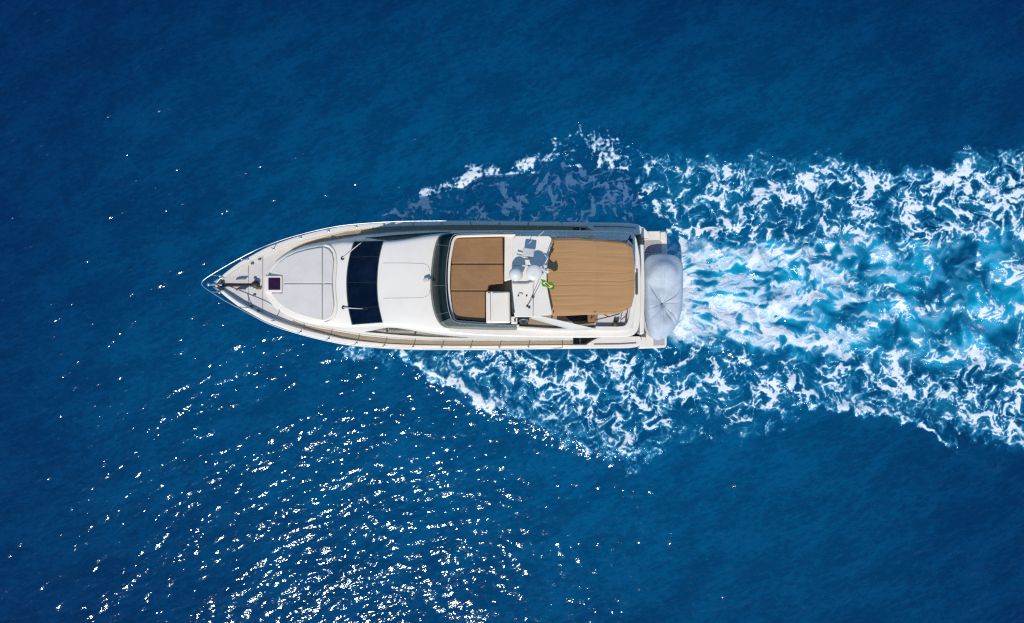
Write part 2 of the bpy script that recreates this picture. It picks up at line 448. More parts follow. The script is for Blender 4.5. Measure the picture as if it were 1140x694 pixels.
    # flecks where the foam breaks up at the outer edges
    edge = 1 - sstep(6, 46, inside)
    fleck = 0.34 + 0.17 * B(0.16, 0.40, 51) + 0.10 * B(0.5, 1.2, 52)
    tex = tex * (1 - 0.55 * edge) + fleck * 0.55 * edge
    big = B(1.6, 4.0, 61)
    F = tex + 0.80 * (D - 0.56) + 0.05 * big
    F = np.where(D < 0.02, -1.0, np.minimum(F, 1.2) - 0.6 * np.clip(0.22 - D, 0, 1))
    # --- air beaten into the water: turquoise
    A = core * curve(px, [(740, 1.0), (900, 0.85), (1260, 0.8)]) * np.clip(0.82 + 0.22 * S(big) + 0.10 * g1, 0, 1)
    A = np.maximum(A, 0.36 * sstep(690, 760, px) * np.clip(D * 1.6, 0, 1) * np.clip(0.6 + 0.3 * S(big), 0, 1))
    A *= 1 - st([(1050, 322, 12), (1066, 296, 17), (1072, 274, 12)], 0.85)
    A *= 1 - st([(935, 345, 10), (960, 330, 10)], 0.6)
    A = np.maximum(A, st([(800, 310, 18), (830, 305, 14)], 0.85))
    A = np.maximum(A, st([(1090, 345, 26), (1140, 340, 30), (1260, 340, 30)], 0.9))
    A = np.maximum(A, st([(985, 300, 18), (1010, 330, 18)], 0.8))
    # fine bubbles still hanging in the wash: a milky veil
    soft = 0.55 * D + 0.21 * stk + 0.09 * stk2 + 0.07 * S(big) + 0.05 * g1
    M = core * curve(px, [(740, 1.0), (880, 1.0), (950, 0.85), (1010, 0.62), (1260, 0.5)]) * sstep(-0.02, 0.60, soft + 0.12 * curve(px, [(740, 2.2), (790, 1.4), (860, 0.8), (960, 0.0)]))
    shaded_side = (1 - sstep(690, 740, px)) * (1 - sstep(250, 330, py))       # veil thinned where the yacht's shadow falls, so the shade looks clearer
    M = np.maximum(M, 0.50 * sstep(-0.12, 0.50, F + 0.06 * g1 - 0.30 * shaded_side) * np.clip(1.6 * D, 0, 1))
    M = np.maximum(M, 0.16 * sstep(690, 760, px) * sstep(0.2, 0.5, D) * np.clip(0.5 + 0.4 * S(big), 0, 1))
    # --- height of the wake's own crests
    H = 0.16 * stroke(px, py, [(432, 241, 7), (470, 220, 10), (505, 204, 12), (560, 190, 14), (620, 172, 16), (680, 166, 18)]) \
      + 0.16 * stroke(px, py, [(448, 394, 7), (480, 412, 10), (530, 446, 12), (600, 470, 14), (690, 500, 16)]) \
      + 0.14 * stroke(px, py, [(790, 266, 7), (830, 240, 9), (866, 214, 9)]) + 0.14 * stroke(px, py, [(800, 384, 7), (860, 414, 9), (912, 452, 9), (1020, 468, 10), (1105, 518, 8)]) \
      + 0.07 * core * S(B(1.2, 3.0, 71))
    H += 0.03 * np.clip(F - 0.35, 0, 0.5)
    return X, Y, D, F, np.clip(A, 0, 1), np.clip(M, 0, 1), H
# ---------------------------------------------------------------- THE SEA
def tag(o, label=None, cat=None, group=None, kind=None):
    for k, v in (('label', label), ('category', cat), ('group', group), ('kind', kind)):
        if v: o[k] = v
    return o

def axis(lo, hi, step, far, f0, f1, fine):
    mid = np.concatenate([np.arange(lo, f0 - step / 2, step), np.arange(f0, f1, fine), np.arange(f1, hi + step / 2, step)])
    d, s, out = 0.0, step, []
    while d < far:
        s *= 1.22; d += s; out.append(d)
    out = np.array(out)
    return np.concatenate([lo - out[::-1], mid, hi + out])

def grid_mesh(name, P, quads, attrs):
    used = np.unique(quads)
    remap = np.full(len(P), -1, np.int64); remap[used] = np.arange(len(used))
    V = P[used]; Q = remap[quads]
    me = bpy.data.meshes.new(name)
    me.vertices.add(len(V)); me.vertices.foreach_set('co', V.astype(np.float32).ravel())
    me.loops.add(Q.size); me.loops.foreach_set('vertex_index', Q.astype(np.int32).ravel())
    me.polygons.add(len(Q)); me.polygons.foreach_set('loop_start', np.arange(0, Q.size, 4, dtype=np.int32))
    me.polygons.foreach_set('use_smooth', np.ones(len(Q), bool))
    for k, a in attrs.items():
        at = me.attributes.new(k, 'FLOAT', 'POINT')
        at.data.foreach_set('value', a[used].astype(np.float32))
    me.update(calc_edges=True)
    me.materials.append(MAT['sea'])
    o = bpy.data.objects.new(name, me)
    COL.objects.link(o)
    return o

def build_sea():
    step = 0.05
    gx = axis(-29.0, 31.0, step, 2600.0, -9.0, 26.0, 0.038); gy = axis(-19.0, 19.0, step, 2600.0, -9.5, 10.0, 0.038)
    X, Y = np.meshgrid(gx, gy)
    sp = np.maximum(np.gradient(gx)[None, :], np.gradient(gy)[:, None])
    # wind sea: four bands of crests running lower left to upper right
    N, dx = 1024, 0.05
    Hs = np.zeros(X.shape)
    for lo, hi, slope, st, rot, seed in WAVES:
        n = band_noise(N, N, dx, lo, hi, seed, ax=st, ay=1.0, rot=R(rot))
        g = np.gradient(n, dx)
        n *= slope / math.sqrt((g[0] ** 2 + g[1] ** 2).mean())
        Hs += bil(n, X / dx + 37.3, Y / dx + 11.7) * np.clip(1.6 - sp / (0.30 * lo), 0, 1)
    wx, wy, D, F, A, M, WH = wake_fields()
    ix = (X - WX0) / WDX; iy = (Y - WY0) / WDX
    ins = (ix >= 0) & (ix <= WNX - 2) & (iy >= 0) & (iy <= WNY - 2)
    def put(a, dflt):
        o = np.full(X.shape, dflt, float)
        o[ins] = bil(a, ix[ins], iy[ins])
        return o
    ex = np.clip((WX0 + WNX * WDX - 1.0 - X) / 2.5, 0, 1)            # the wake dies out beyond the frame
    Dg, Fg, Ag, Mg, Hg = put(D, 0), put(F, -1), put(A, 0) * ex, put(M, 0) * ex, put(WH, 0) * ex
    Fg = np.where(ex < 1, Fg - 0.8 * (1 - ex), Fg)
    calm = 1 - 0.45 * np.clip(Dg * 1.5, 0, 1)
    Z = Hs * calm + Hg
    P = np.stack([X.ravel(), Y.ravel(), Z.ravel()], 1)
    ny, nx = X.shape
    i = np.arange(ny * nx).reshape(ny, nx)
    Q = np.stack([i[:-1, :-1], i[:-1, 1:], i[1:, 1:], i[1:, :-1]], -1).reshape(-1, 4)
    px, py = px_at_sea(X, Y)
    sm = np.maximum(Dg, 0.6 * np.clip(Ag, 0, 1))
    foamy = (sm[:-1, :-1] > 0.20).ravel()
    attrs = {'foam': Fg.ravel(), 'air': Ag.ravel(), 'veil': Mg.ravel()}
    sea = grid_mesh('sea', P, Q[~foamy], attrs)
    tag(sea, 'deep blue rippled open sea with sun glitter along the lower edge', 'sea', kind='structure')
    wk = grid_mesh('wake', P, Q[foamy], attrs)
    tag(wk, 'white lacy foam and turquoise churned water streaming behind the moving yacht', 'wake', kind='stuff')

    me = bpy.data.meshes.new('added_deep_sheet')
    me.from_pydata([(-9000, -9000, -600), (9000, -9000, -600), (9000, 9000, -600), (-9000, 9000, -600)], [], [(0, 1, 2, 3)])  # added sheet, so low that the yacht's shadow on it stays out of view
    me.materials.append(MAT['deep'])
    o = bpy.data.objects.new('added_deep_sheet', me); COL.objects.link(o)
    tag(o, 'added blue sheet far below the surface that gives the sea its body colour', 'added deep sheet', kind='structure')

# wavelengths lo..hi m, rms slope, crest stretch, crest direction, seed
WAVES = [(3.0, 8.0, 0.024, 1.8, 22, 101), (0.9, 2.2, 0.052, 2.0, 26, 102), (0.40, 0.85, 0.088, 1.9, 20, 103), (0.22, 0.40, 0.085, 1.7, 28, 104)]
build_sea()
# ---------------------------------------------------------------- MESH HELPERS
def W(px, py, z):
    """the point at height z that the photograph shows at (px, py)"""
    d = (CAM_H - z) / FPX
    return ((px - 570) * d, (347 - py) * d, z)

def WX(px, z): return (px - 570) * (CAM_H - z) / FPX
def M_(px, z): return px * (CAM_H - z) / FPX

class MB:
    def __init__(s): s.v, s.f, s.m = [], [], []
    def add(s, vs, fs, mi=0):
        k = len(s.v)
        s.v += [tuple(p) for p in vs]
        s.f += [tuple(i + k for i in f) for f in fs]
        s.m += [mi] * len(fs)
        return s
    def prism(s, top, z0, z1=None, mi=0):
        """top: list of (x, y) or (x, y, z); z0 bottom height"""
        n = len(top)
        a = sum(top[i][0] * top[(i + 1) % n][1] - top[(i + 1) % n][0] * top[i][1] for i in range(n))
        if a < 0: top = top[::-1]
        t = [(p[0], p[1], p[2] if z1 is None else z1) for p in top]
        b = [(p[0], p[1], z0) for p in top]
        fs = [tuple(range(n)), tuple(range(2 * n - 1, n - 1, -1))]
        fs += [(i + n, (i + 1) % n + n, (i + 1) % n, i) for i in range(n)]
        return s.add(t + b, fs, mi)
    def box(s, c, size, rz=0.0, mi=0):
        x, y, z = c; a, b, h = (q / 2 for q in size)
        cs, sn = math.cos(rz), math.sin(rz)
        pts = [(x + u * cs - v * sn, y + u * sn + v * cs) for u, v in ((-a, -b), (a, -b), (a, b), (-a, b))]
        return s.prism(pts, z - h, z + h, mi)
    def tube(s, pts, r, n=8, closed=False, mi=0):
        P = [Vector(p) for p in pts]
        m = len(P)
        rs = r if isinstance(r, (list, tuple)) else [r] * m
        vs = []
        for i, p in enumerate(P):
            a = P[(i - 1) % m] if closed or i else p
            b = P[(i + 1) % m] if closed or i < m - 1 else p
            t = (b - a).normalized()
            u = Vector((0, 0, 1)).cross(t)
            if u.length < 1e-3: u = Vector((1, 0, 0)).cross(t)
            u.normalize(); w = t.cross(u)
            vs += [p + (u * math.cos(2 * math.pi * k / n) + w * math.sin(2 * math.pi * k / n)) * rs[i] for k in range(n)]
        fs = []
        for i in range(m if closed else m - 1):
            j = (i + 1) % m
            fs += [(i * n + k, i * n + (k + 1) % n, j * n + (k + 1) % n, j * n + k) for k in range(n)]
        if not closed:
            fs += [tuple(range(n - 1, -1, -1)), tuple((m - 1) * n + k for k in range(n))]
        return s.add(vs, fs, mi)
    def lathe(s, c, prof, n=28, mi=0, sx=1.0, sy=1.0):
        """prof: (radius, z) from bottom to top"""
        vs = [(c[0] + r * sx * math.cos(2 * math.pi * k / n), c[1] + r * sy * math.sin(2 * math.pi * k / n), c[2] + z) for r, z in prof for k in range(n)]
        fs = [(i * n + k, i * n + (k + 1) % n, (i + 1) * n + (k + 1) % n, (i + 1) * n + k) for i in range(len(prof) - 1) for k in range(n)]
        fs += [tuple(range(n - 1, -1, -1)), tuple((len(prof) - 1) * n + k for k in range(n))]
        return s.add(vs, fs, mi)
    def grid(s, rows, mi=0, thick=0.0):
        """rows of points; thick > 0 gives it an underside and edges"""
        ny, nx = len(rows), len(rows[0])
        vs = [p for r in rows for p in r]
        fs = [(j * nx + i, j * nx + i + 1, (j + 1) * nx + i + 1, (j + 1) * nx + i) for j in range(ny - 1) for i in range(nx - 1)]
        a, b, c = (Vector(vs[k]) for k in (fs[0][0], fs[0][1], fs[0][3]))
        if (b - a).cross(c - a).z < 0: fs = [f[::-1] for f in fs]
        if thick:
            n = len(vs)
            vs = vs + [(p[0], p[1], p[2] - thick) for p in vs]
            under = [tuple(i + n for i in f[::-1]) for f in fs]
            ring = [i for i in range(nx)] + [j * nx + nx - 1 for j in range(1, ny)] + [(ny - 1) * nx + i for i in range(nx - 2, -1, -1)] + [j * nx for j in range(ny - 2, 0, -1)]
            m = len(ring)
            a_ = sum(vs[ring[i]][0] * vs[ring[(i + 1) % m]][1] - vs[ring[(i + 1) % m]][0] * vs[ring[i]][1] for i in range(m))
            if a_ < 0: ring = ring[::-1]
            side = [(ring[i] + n, ring[(i + 1) % m] + n, ring[(i + 1) % m], ring[i]) for i in range(m)]
            fs = fs + under + side
        return s.add(vs, fs, mi)
    def dome(s, poly, z0, rings, ctr=None, zf=None, mi=0):
        """cushion: outline poly (x, y); rings (scale, height) from outside in; zf adds a local floor height"""
        n = len(poly)
        a = sum(poly[i][0] * poly[(i + 1) % n][1] - poly[(i + 1) % n][0] * poly[i][1] for i in range(n))
        if a < 0: poly = poly[::-1]
        if ctr is None: ctr = (sum(p[0] for p in poly) / n, sum(p[1] for p in poly) / n)
        zf = zf or (lambda x, y: z0)
        vs = [(p[0], p[1], zf(p[0], p[1]) - 0.03) for p in poly]
        for sc, h in rings:
            for p in poly:
                x, y = ctr[0] + (p[0] - ctr[0]) * sc, ctr[1] + (p[1] - ctr[1]) * sc
                vs.append((x, y, zf(x, y) + h))
        k = len(rings)
        fs = [(j * n + i, j * n + (i + 1) % n, (j + 1) * n + (i + 1) % n, (j + 1) * n + i) for j in range(k) for i in range(n)]
        vs.append((ctr[0], ctr[1], zf(*ctr) + rings[-1][1]))
        fs += [(k * n + i, k * n + (i + 1) % n, len(vs) - 1) for i in range(n)]
        return s.add(vs, fs, mi)
    def wall(s, path, width, z0, z1, closed=False, mi=0):
        """a wall of given width along path (x, y), the path being its outer left edge"""
        m = len(path); inn = []
        for i in range(m):
            a = path[(i - 1) % m] if closed or i else path[i]
            b = path[(i + 1) % m] if closed or i < m - 1 else path[i]
            t = Vector((b[0] - a[0], b[1] - a[1])).normalized()
            inn.append((path[i][0] - t.y * width, path[i][1] + t.x * width))
        zt = z1 if callable(z1) else (lambda x, y: z1)
        vs = []
        for i in range(m):
            o, q = path[i], inn[i]
            vs += [(o[0], o[1], z0), (o[0], o[1], zt(*o)), (q[0], q[1], zt(*o)), (q[0], q[1], z0)]
        fs = []
        for i in range(m if closed else m - 1):
            j = (i + 1) % m
            for k in range(4):
                fs.append((i * 4 + k, j * 4 + k, j * 4 + (k + 1) % 4, i * 4 + (k + 1) % 4))
        if not closed: fs += [(0, 1, 2, 3), tuple((m - 1) * 4 + k for k in (3, 2, 1, 0))]
        return s.add(vs, fs, mi)
    def build(s, name, mat, parent=None, bevel=0.0, seg=2, smooth=38):
        me = bpy.data.meshes.new(name)
        L = Vector(parent_loc.get(parent.name, (0, 0, 0))) if parent else Vector((0, 0, 0))
        me.from_pydata([tuple(Vector(p) - L) for p in s.v], [], s.f)
        mats = mat if isinstance(mat, (list, tuple)) else [mat]
        for q in mats: me.materials.append(MAT[q])
        me.polygons.foreach_set('material_index', s.m)
        import bmesh
        bm = bmesh.new(); bm.from_mesh(me)
        bmesh.ops.recalc_face_normals(bm, faces=bm.faces)
        bm.to_mesh(me); bm.free()
        me.polygons.foreach_set('use_smooth', [True] * len(me.polygons))
        me.set_sharp_from_angle(angle=R(smooth))
        me.update()
        o = bpy.data.objects.new(name, me)
        COL.objects.link(o)
        if parent: o.parent = parent
        if bevel:
            b = o.modifiers.new('bevel', 'BEVEL')
            b.width = bevel; b.segments = seg; b.limit_method = 'ANGLE'; b.angle_limit = R(40)
            b.harden_normals = False
        return o

parent_loc = {}
def thing(name, loc, label, cat, group=None):
    o = bpy.data.objects.new(name, None)
    COL.objects.link(o)
    o.location = loc
    o.empty_display_size = 0.5
    parent_loc[o.name] = loc
    return tag(o, label, cat, group)

def sub(o, parent):
    """parts built in the same frame as their thing: share its origin"""
    parent_loc[o.name] = parent_loc[parent.name]
    return o

def rounded(poly, r, n=5):
    out = []
    m = len(poly)
    rr = r if isinstance(r, (list, tuple)) else [r] * m
    for i in range(m):
        a, p, b = (Vector(poly[(i + k) % m][:2]) for k in (-1, 0, 1))
        q = min(rr[i], (a - p).length * 0.48, (b - p).length * 0.48)
        s0 = p + (a - p).normalized() * q; s1 = p + (b - p).normalized() * q
        for k in range(n + 1):
            t = k / n
            out.append(tuple(s0 * (1 - t) ** 2 + p * 2 * t * (1 - t) + s1 * t * t))
    return out

def spline(pts, n=6, closed=False):
    P = [Vector(p) for p in pts]
    m = len(P); out = []
    for i in range(m if closed else m - 1):
        g = lambda k: P[k % m] if closed else P[min(max(k, 0), m - 1)]
        p0, p1, p2, p3 = g(i - 1), g(i), g(i + 1), g(i + 2)
        for k in range(n):
            t = k / n
            out.append(tuple(0.5 * (2 * p1 + (p2 - p0) * t + (2 * p0 - 5 * p1 + 4 * p2 - p3) * t * t + (3 * p1 - p0 - 3 * p2 + p3) * t ** 3)))
    if not closed: out.append(tuple(P[-1]))
    return out

def lin(x, tab):
    return float(np.interp(x, [t[0] for t in tab], [t[1] for t in tab]))

def smooth_tab(tab, n=8):
    """monotone-ish resampling of a table so that outlines carry no kinks"""
    q = spline(tab, n)
    q.sort()
    return q

# ---------------------------------------------------------------- THE YACHT
YC = 1.146                                                       # its centre line
yacht = thing('motor_yacht', (-3.4, YC, 0.0), 'white motor yacht with tan sunpads and tan awning speeding across the deep blue sea', 'yacht')

ZG_T = [(239, 2.95), (300, 2.72), (360, 2.48), (430, 2.28), (500, 2.12), (600, 2.02), (714, 1.98)]
HALF_T = smooth_tab([(239, 0.6), (242, 5.0), (247, 9.6), (254, 15.6), (267, 25), (276, 30), (293, 39.5), (304, 44.3), (332, 54), (364, 62), (390, 66.5), (431, 69.8), (468, 71), (540, 71.3), (600, 70.6), (690, 69.6), (704, 69), (711, 67.5), (714, 64.5)])
def zg(px): return lin(px, ZG_T)
def half(px): return M_(lin(px, HALF_T), zg(px))
DECK_DROP = [(239, 0.12), (262, 0.24), (300, 0.27), (350, 0.20), (420, 0.09), (714, 0.07)]
def zd(px): return zg(px) - lin(px, DECK_DROP)
CAP_T = [(239, 0.05), (247, 0.13), (300, 0.2), (360, 0.22), (430, 0.17), (500, 0.15), (714, 0.15)]

def build_hull():
    st = [239, 240, 241, 242.5, 244, 247, 250, 254, 258, 262, 267, 272, 278, 285, 293, 300, 308, 318, 330, 345, 360, 380, 400, 430, 460, 500, 540, 580, 620, 660, 690, 700, 705, 709, 712, 714]
    xend = WX(714, zg(714))
    rows = []
    for px in st:
        x0, z0, h = WX(px, zg(px)), zg(px), half(px)
        f = (x0 - WX(239, zg(239))) / (xend - WX(239, zg(239)))
        sec = []
        for zf, bf, rake in ((1.0, 1.0, 0.0), (0.90, 1.012, 0.10), (0.86, 0.992, 0.16), (0.62, 0.965, 0.55), (0.32, 0.91, 1.2), (0.12, 0.84, 1.75), (-0.05, 0.74, 2.3), (-0.35, 0.02, 3.3)):
            flare = 1 - (1 - bf) * (1 + 2.4 * (1 - f) ** 2)
            x = x0 + rake * (1 - f) ** 2.2
            sec.append((x, max(h * flare, 0.012), zf * z0))
        ci = max(h - lin(px, CAP_T), 0.008)
        prof = [(x0 + 0.03 * (1 - f), max(ci - 0.04, 0.006), zd(px) - 0.06), (x0 + 0.03 * (1 - f), ci, z0 + 0.012), (x0, (ci + h) / 2, z0 + 0.022)] + sec
        rows.append(prof)
    hull = MB()
    for sg in (1, -1):
        hull.grid([[(x, YC + sg * y, z) for x, y, z in r] for r in rows])
    e = rows[-1]
    hull.add([(x, YC + y, z) for x, y, z in e[1:]] + [(x, YC - y, z) for x, y, z in e[1:]], [tuple(range(len(e) - 1)) + tuple(range(2 * len(e) - 3, len(e) - 2, -1))])
    return hull.build('hull', 'gelcoat', yacht, smooth=50)
hull = build_hull()

# decks
mb = MB()
st = [240.5, 242, 244, 247, 250, 254, 260, 267, 275, 285, 295, 305, 318, 332, 348, 364, 390, 420, 460, 500, 560, 600, 638]
rows = []
for px in st:
    h = max(half(px) - lin(px, CAP_T) * 0.9, 0.01)
    rows.append([(WX(px, zd(px)), YC + h * k, zd(px) + 0.035 * (1 - k * k)) for k in (-1, -0.75, -0.5, -0.25, 0, 0.25, 0.5, 0.75, 1)])
mb.grid(rows)
sub(mb.build('deck', 'nonskid', yacht), yacht)

# cabin trunk, house and roof: one lofted body
WB_T = [(294.6, 0.30), (296, 0.52), (300, 0.82), (305, 1.06), (312, 1.27), (320, 1.48), (334, 1.72), (350, 1.87), (380, 2.08), (400, 2.22), (430, 2.34), (470, 2.42), (560, 2.44), (640, 2.42)]
WT_T = [(294.6, 0.24), (296, 0.46), (300, 0.75), (305, 0.98), (312, 1.18), (320, 1.37), (334, 1.58), (350, 1.72), (380, 1.86), (400, 1.84), (420, 1.80), (435, 1.80), (450, 1.86), (475, 2.00), (500, 2.10), (530, 2.16), (640, 2.19)]
ZT_T = smooth_tab([(294.6, 2.56), (300, 2.62), (308, 2.71), (320, 2.79), (350, 2.94), (372, 2.99), (386, 3.06), (396, 3.20), (420, 3.64), (432, 3.80), (450, 3.88), (490, 3.94), (640, 3.96)])
CAMB_T = [(294.6, 0.03), (350, 0.06), (400, 0.14), (430, 0.10), (500, 0.05), (640, 0.03)]
def px_house(X):
    """station (in picture pixels at roof height) from X"""
    px = 450.0
    for _ in range(8): px = 570 + X * FPX / (CAM_H - lin(px, ZT_T))
    return px
def zroof(X, Y):
    p = px_house(X)
    v = (Y - YC) / lin(p, WT_T)
    return lin(p, ZT_T) - lin(p, CAMB_T) * v * v
def on_roof(px, py, dz=0.0):
    z = 3.0
    for _ in range(7):
        x, y, _z = W(px, py, z)
        z = zroof(x, y)
    return (*W(px, py, z)[:2], z + dz)
def roof_drop(px):
    k = lin(px, [(294, 0.28), (385, 0.28), (420, 0.45)])
    return min(0.20, k * (lin(px, ZT_T) - zd(px)))
def wall_pt(px, sg, s, off=0.0):
    """on the house side: s 0 at the deck, 1 under the roof edge"""
    wb, wt, zt = lin(px, WB_T), lin(px, WT_T), lin(px, ZT_T)
    z0, z1 = zd(px) - 0.05, zt - lin(px, CAMB_T) - roof_drop(px)
    y = wb + (wt - wb) * s + off
    return (WX(px, zt), YC + sg * y, z0 + (z1 - z0) * s)
def house_section(px):
    wb, wt, zt, c = lin(px, WB_T), lin(px, WT_T), lin(px, ZT_T), lin(px, CAMB_T)
    drop = roof_drop(px)
    z0, z1 = zd(px) - 0.05, zt - c - drop
    r = min(0.22, 0.3 * wt)
    hs = [(wb, z0), ((wb + wt) / 2, (z0 + z1) / 2), (wt, z1)]
    for k in (1, 2, 3, 4):                                     # rounded shoulder
        t = k / 4
        a, b = (wt, z1), (wt - r, zt - c * (1 - r / wt) ** 2)
        q = (wt - 0.01, zt - c - 0.01)
        hs.append(tuple(a[i] * (1 - t) ** 2 + q[i] * 2 * t * (1 - t) + b[i] * t * t for i in (0, 1)))
    for k in (0.66, 0.33, 0.0):
        y = (wt - r) * k
        hs.append((y, zt - c * (y / wt) ** 2))
    x = WX(px, zt)
    return [(x, YC + y, z) for y, z in hs] + [(x, YC - y, z) for y, z in hs[-2::-1]]
st = [294.6, 296, 298, 300, 302.5, 305, 308, 312, 316, 320, 327, 334, 342, 350, 358, 366, 374, 380, 386, 390, 394, 398, 404, 410, 416, 422, 428, 434, 440, 446, 452, 460, 468, 476, 484, 492, 500, 510, 520, 540, 570, 600, 640]
secs = [house_section(p) for p in st]
mb = MB().grid(secs)
mb.add(secs[0], [tuple(range(len(secs[0])))])
mb.add(secs[-1], [tuple(range(len(secs[-1])))])
house = sub(mb.build('cabin', 'roof', yacht, smooth=45), yacht)

# teak side decks
for sg in (1, -1):
    mb = MB()
    a, b = [], []
    for px in list(range(326, 638, 8)) + [638]:
        z = zd(px) + 0.036 * 0.15 + 0.022
        X = WX(px, zd(px))
        hw = lin(570 + X * FPX / (CAM_H - lin(px, ZT_T)), WB_T) + 0.015
        ho = min(half(px) - lin(px, CAP_T) * 0.98, hw + lin(px, [(326, 0.05), (385, 0.21), (714, 1.5)]))
        if ho - hw < 0.04: continue
        a.append((X, YC + sg * hw, z)); b.append((X, YC + sg * ho, z))
    mb.grid([a, b])
    mb.build('side_deck', 'teak', yacht)
# steps down aft, quarters, cockpit sole
mb = MB()
for (p0, p1, z) in ((638, 645, 1.42), (646.5, 714, 1.15)):
    mb.grid([[(WX(p0, z), YC - 2.62, z), (WX(p1, z), YC - 2.62, z)], [(WX(p0, z), YC + 2.62, z), (WX(p1, z), YC + 2.62, z)]], thick=0.12)
mb.build('cockpit_deck', 'teak_dark', yacht)
for sg in (1, -1):
    MB().box((WX(645.6, 1.45), YC + sg * 2.50, 1.39), (0.07, 0.36, 0.16)).build('step_edge', 'gelcoat', yacht, bevel=0.01)
    z = 2.03
    py = lambda dy: YC + sg * dy
    top = [(WX(652, z), py(2.62)), (WX(658, z), py(2.46)), (WX(666, z), py(2.30)), (WX(690, z), py(2.24)), (WX(713.5, z), py(2.24)), (WX(713.8, z), py(2.52)), (WX(709, z), py(2.60))]
    MB().prism(rounded(top, 0.10), 1.0, z).build('quarter_bulwark', 'gelcoat', yacht, bevel=0.05, seg=3)
    pts = [(WX(p, z), YC + sg * (half(p) - 0.17), z + 0.03) for p in (661, 675, 690, 708)]
    MB().tube(pts, 0.025).build('quarter_tube', 'grey_trim', yacht)  # dark grey tube along the quarter

# bow: rails, anchor gear, cleats
rail_pts = {1: [], -1: []}
PUL_U = [(284.0, 279.0), (265.4, 288.6), (250, 297.2), (235, 306.2), (228, 311.0)]
PUL_L = [(284.0, 353.0), (262.4, 341.4), (250, 334.8), (235, 325.2), (229, 321.2)]
ZR = 3.42
def rail_side(px, sg, up=0.62, lean=0.06):
    return (WX(px, zg(px)), YC + sg * (half(px) - lean), zg(px) + up)
side_u = [rail_side(p, 1) for p in (620, 600, 560, 520, 480, 440, 400, 375, 350, 325, 305)]
side_l = [rail_side(p, -1) for p in (620, 600, 560, 520, 480, 440, 400, 375, 350, 325, 305)]
end_u = (side_u[0][0] + 0.25, side_u[0][1], zg(620) + 0.02); end_l = (side_l[0][0] + 0.25, side_l[0][1], zg(620) + 0.02)
rail = [end_u] + side_u + [W(a, b, ZR) for a, b in PUL_U] + [W(225.2, 313.6, ZR), W(224.6, 316.2, ZR), W(226.2, 319.0, ZR)] + [W(a, b, ZR) for a, b in PUL_L][::-1] + side_l[::-1] + [end_l]
sub(MB().tube(spline(rail, 4), 0.019).build('guard_rail', 'steel', yacht), yacht)
for sg in (1, -1):
    for px in (335, 366, 397, 428, 460, 492, 524, 556, 588):
        a = (WX(px, zg(px)), YC + sg * (half(px) - 0.10), zg(px) + 0.01)
        b = rail_side(px, sg)
        m = MB().tube([a, b], 0.016, 6)
        m.lathe(a, [(0.05, 0), (0.05, 0.025), (0.02, 0.04)], 10)
        m.build('stanchion', 'steel', yacht)
for (a, b) in (((235.2, 306.0), (245.0, 307.4)), ((235.2, 325.2), (244.4, 325.8)), ((265.4, 288.7), (276.5, 289.2)), ((262.6, 341.4), (275.5, 343.0)), ((302, 275.8), (304.5, 277.5)), ((302, 357), (304.5, 357.5))):
    zz = ZR if a[0] < 290 else zg(303) + 0.62
    m = MB().tube([W(*a, zz), W(*b, zg(b[0]) + 0.01)], 0.018, 6)
    m.lathe(W(*b, zg(b[0])), [(0.05, 0), (0.05, 0.03), (0.02, 0.05)], 10)
    m.build('stanchion', 'steel', yacht)

zf = lambda px: zd(px) + 0.035
m = MB()
m.box((*W(241.5, 317.2, 2.98)[:2], 2.95), (0.42, 0.09, 0.07))
m.box((*W(237, 317.2, 2.98)[:2], 2.93), (0.36, 0.06, 0.06))
m.lathe(W(233.0, 317.0, 2.90), [(0.03, 0), (0.075, 0.03), (0.075, 0.08), (0.03, 0.11)], 12)
for dy in (-0.11, 0.11):
    m.prism([W(237.5, 317.2 - dy * 22, 2.9)[:2], W(243.0, 317.2 - dy * 60, 2.9)[:2], W(247.5, 317.2 - dy * 34, 2.9)[:2]], 2.86, 2.98)
anchor = sub(m.build('anchor', 'steel', yacht, bevel=0.012), yacht)
for sg in (1, -1):
    m = MB()
    a = [W(241.5, 317.3 - sg * 3.0, 2.95), W(245.2, 317.3 - sg * 7.6, 2.93), W(248.2, 317.3 - sg * 5.0, 2.90), W(246.4, 317.3 - sg * 2.4, 2.90)]
    m.prism([p[:2] for p in a], 2.70, 3.0)
    m.build('bow_fairlead', 'dark_steel', yacht, bevel=0.02)
    m = MB().tube([W(241.0, 317.3 - sg * 2.6, 3.05), W(245.8, 317.3 - sg * 7.6, 3.04), W(248.6, 317.3 - sg * 6.0, 3.02)], 0.022)
    m.build('bow_roller_guard', 'steel', yacht)
m = MB()
chain = []
for k in range(46):
    px = 246 + k * 0.78
    x, y, z = W(px, 317.5 + 0.02 * k * 0.3, zf(px) + 0.05)
    m.box((x, y, z), (0.035, 0.075 if k % 2 else 0.045, 0.04))
m.build('anchor_chain', 'bronze', yacht, bevel=0.008)
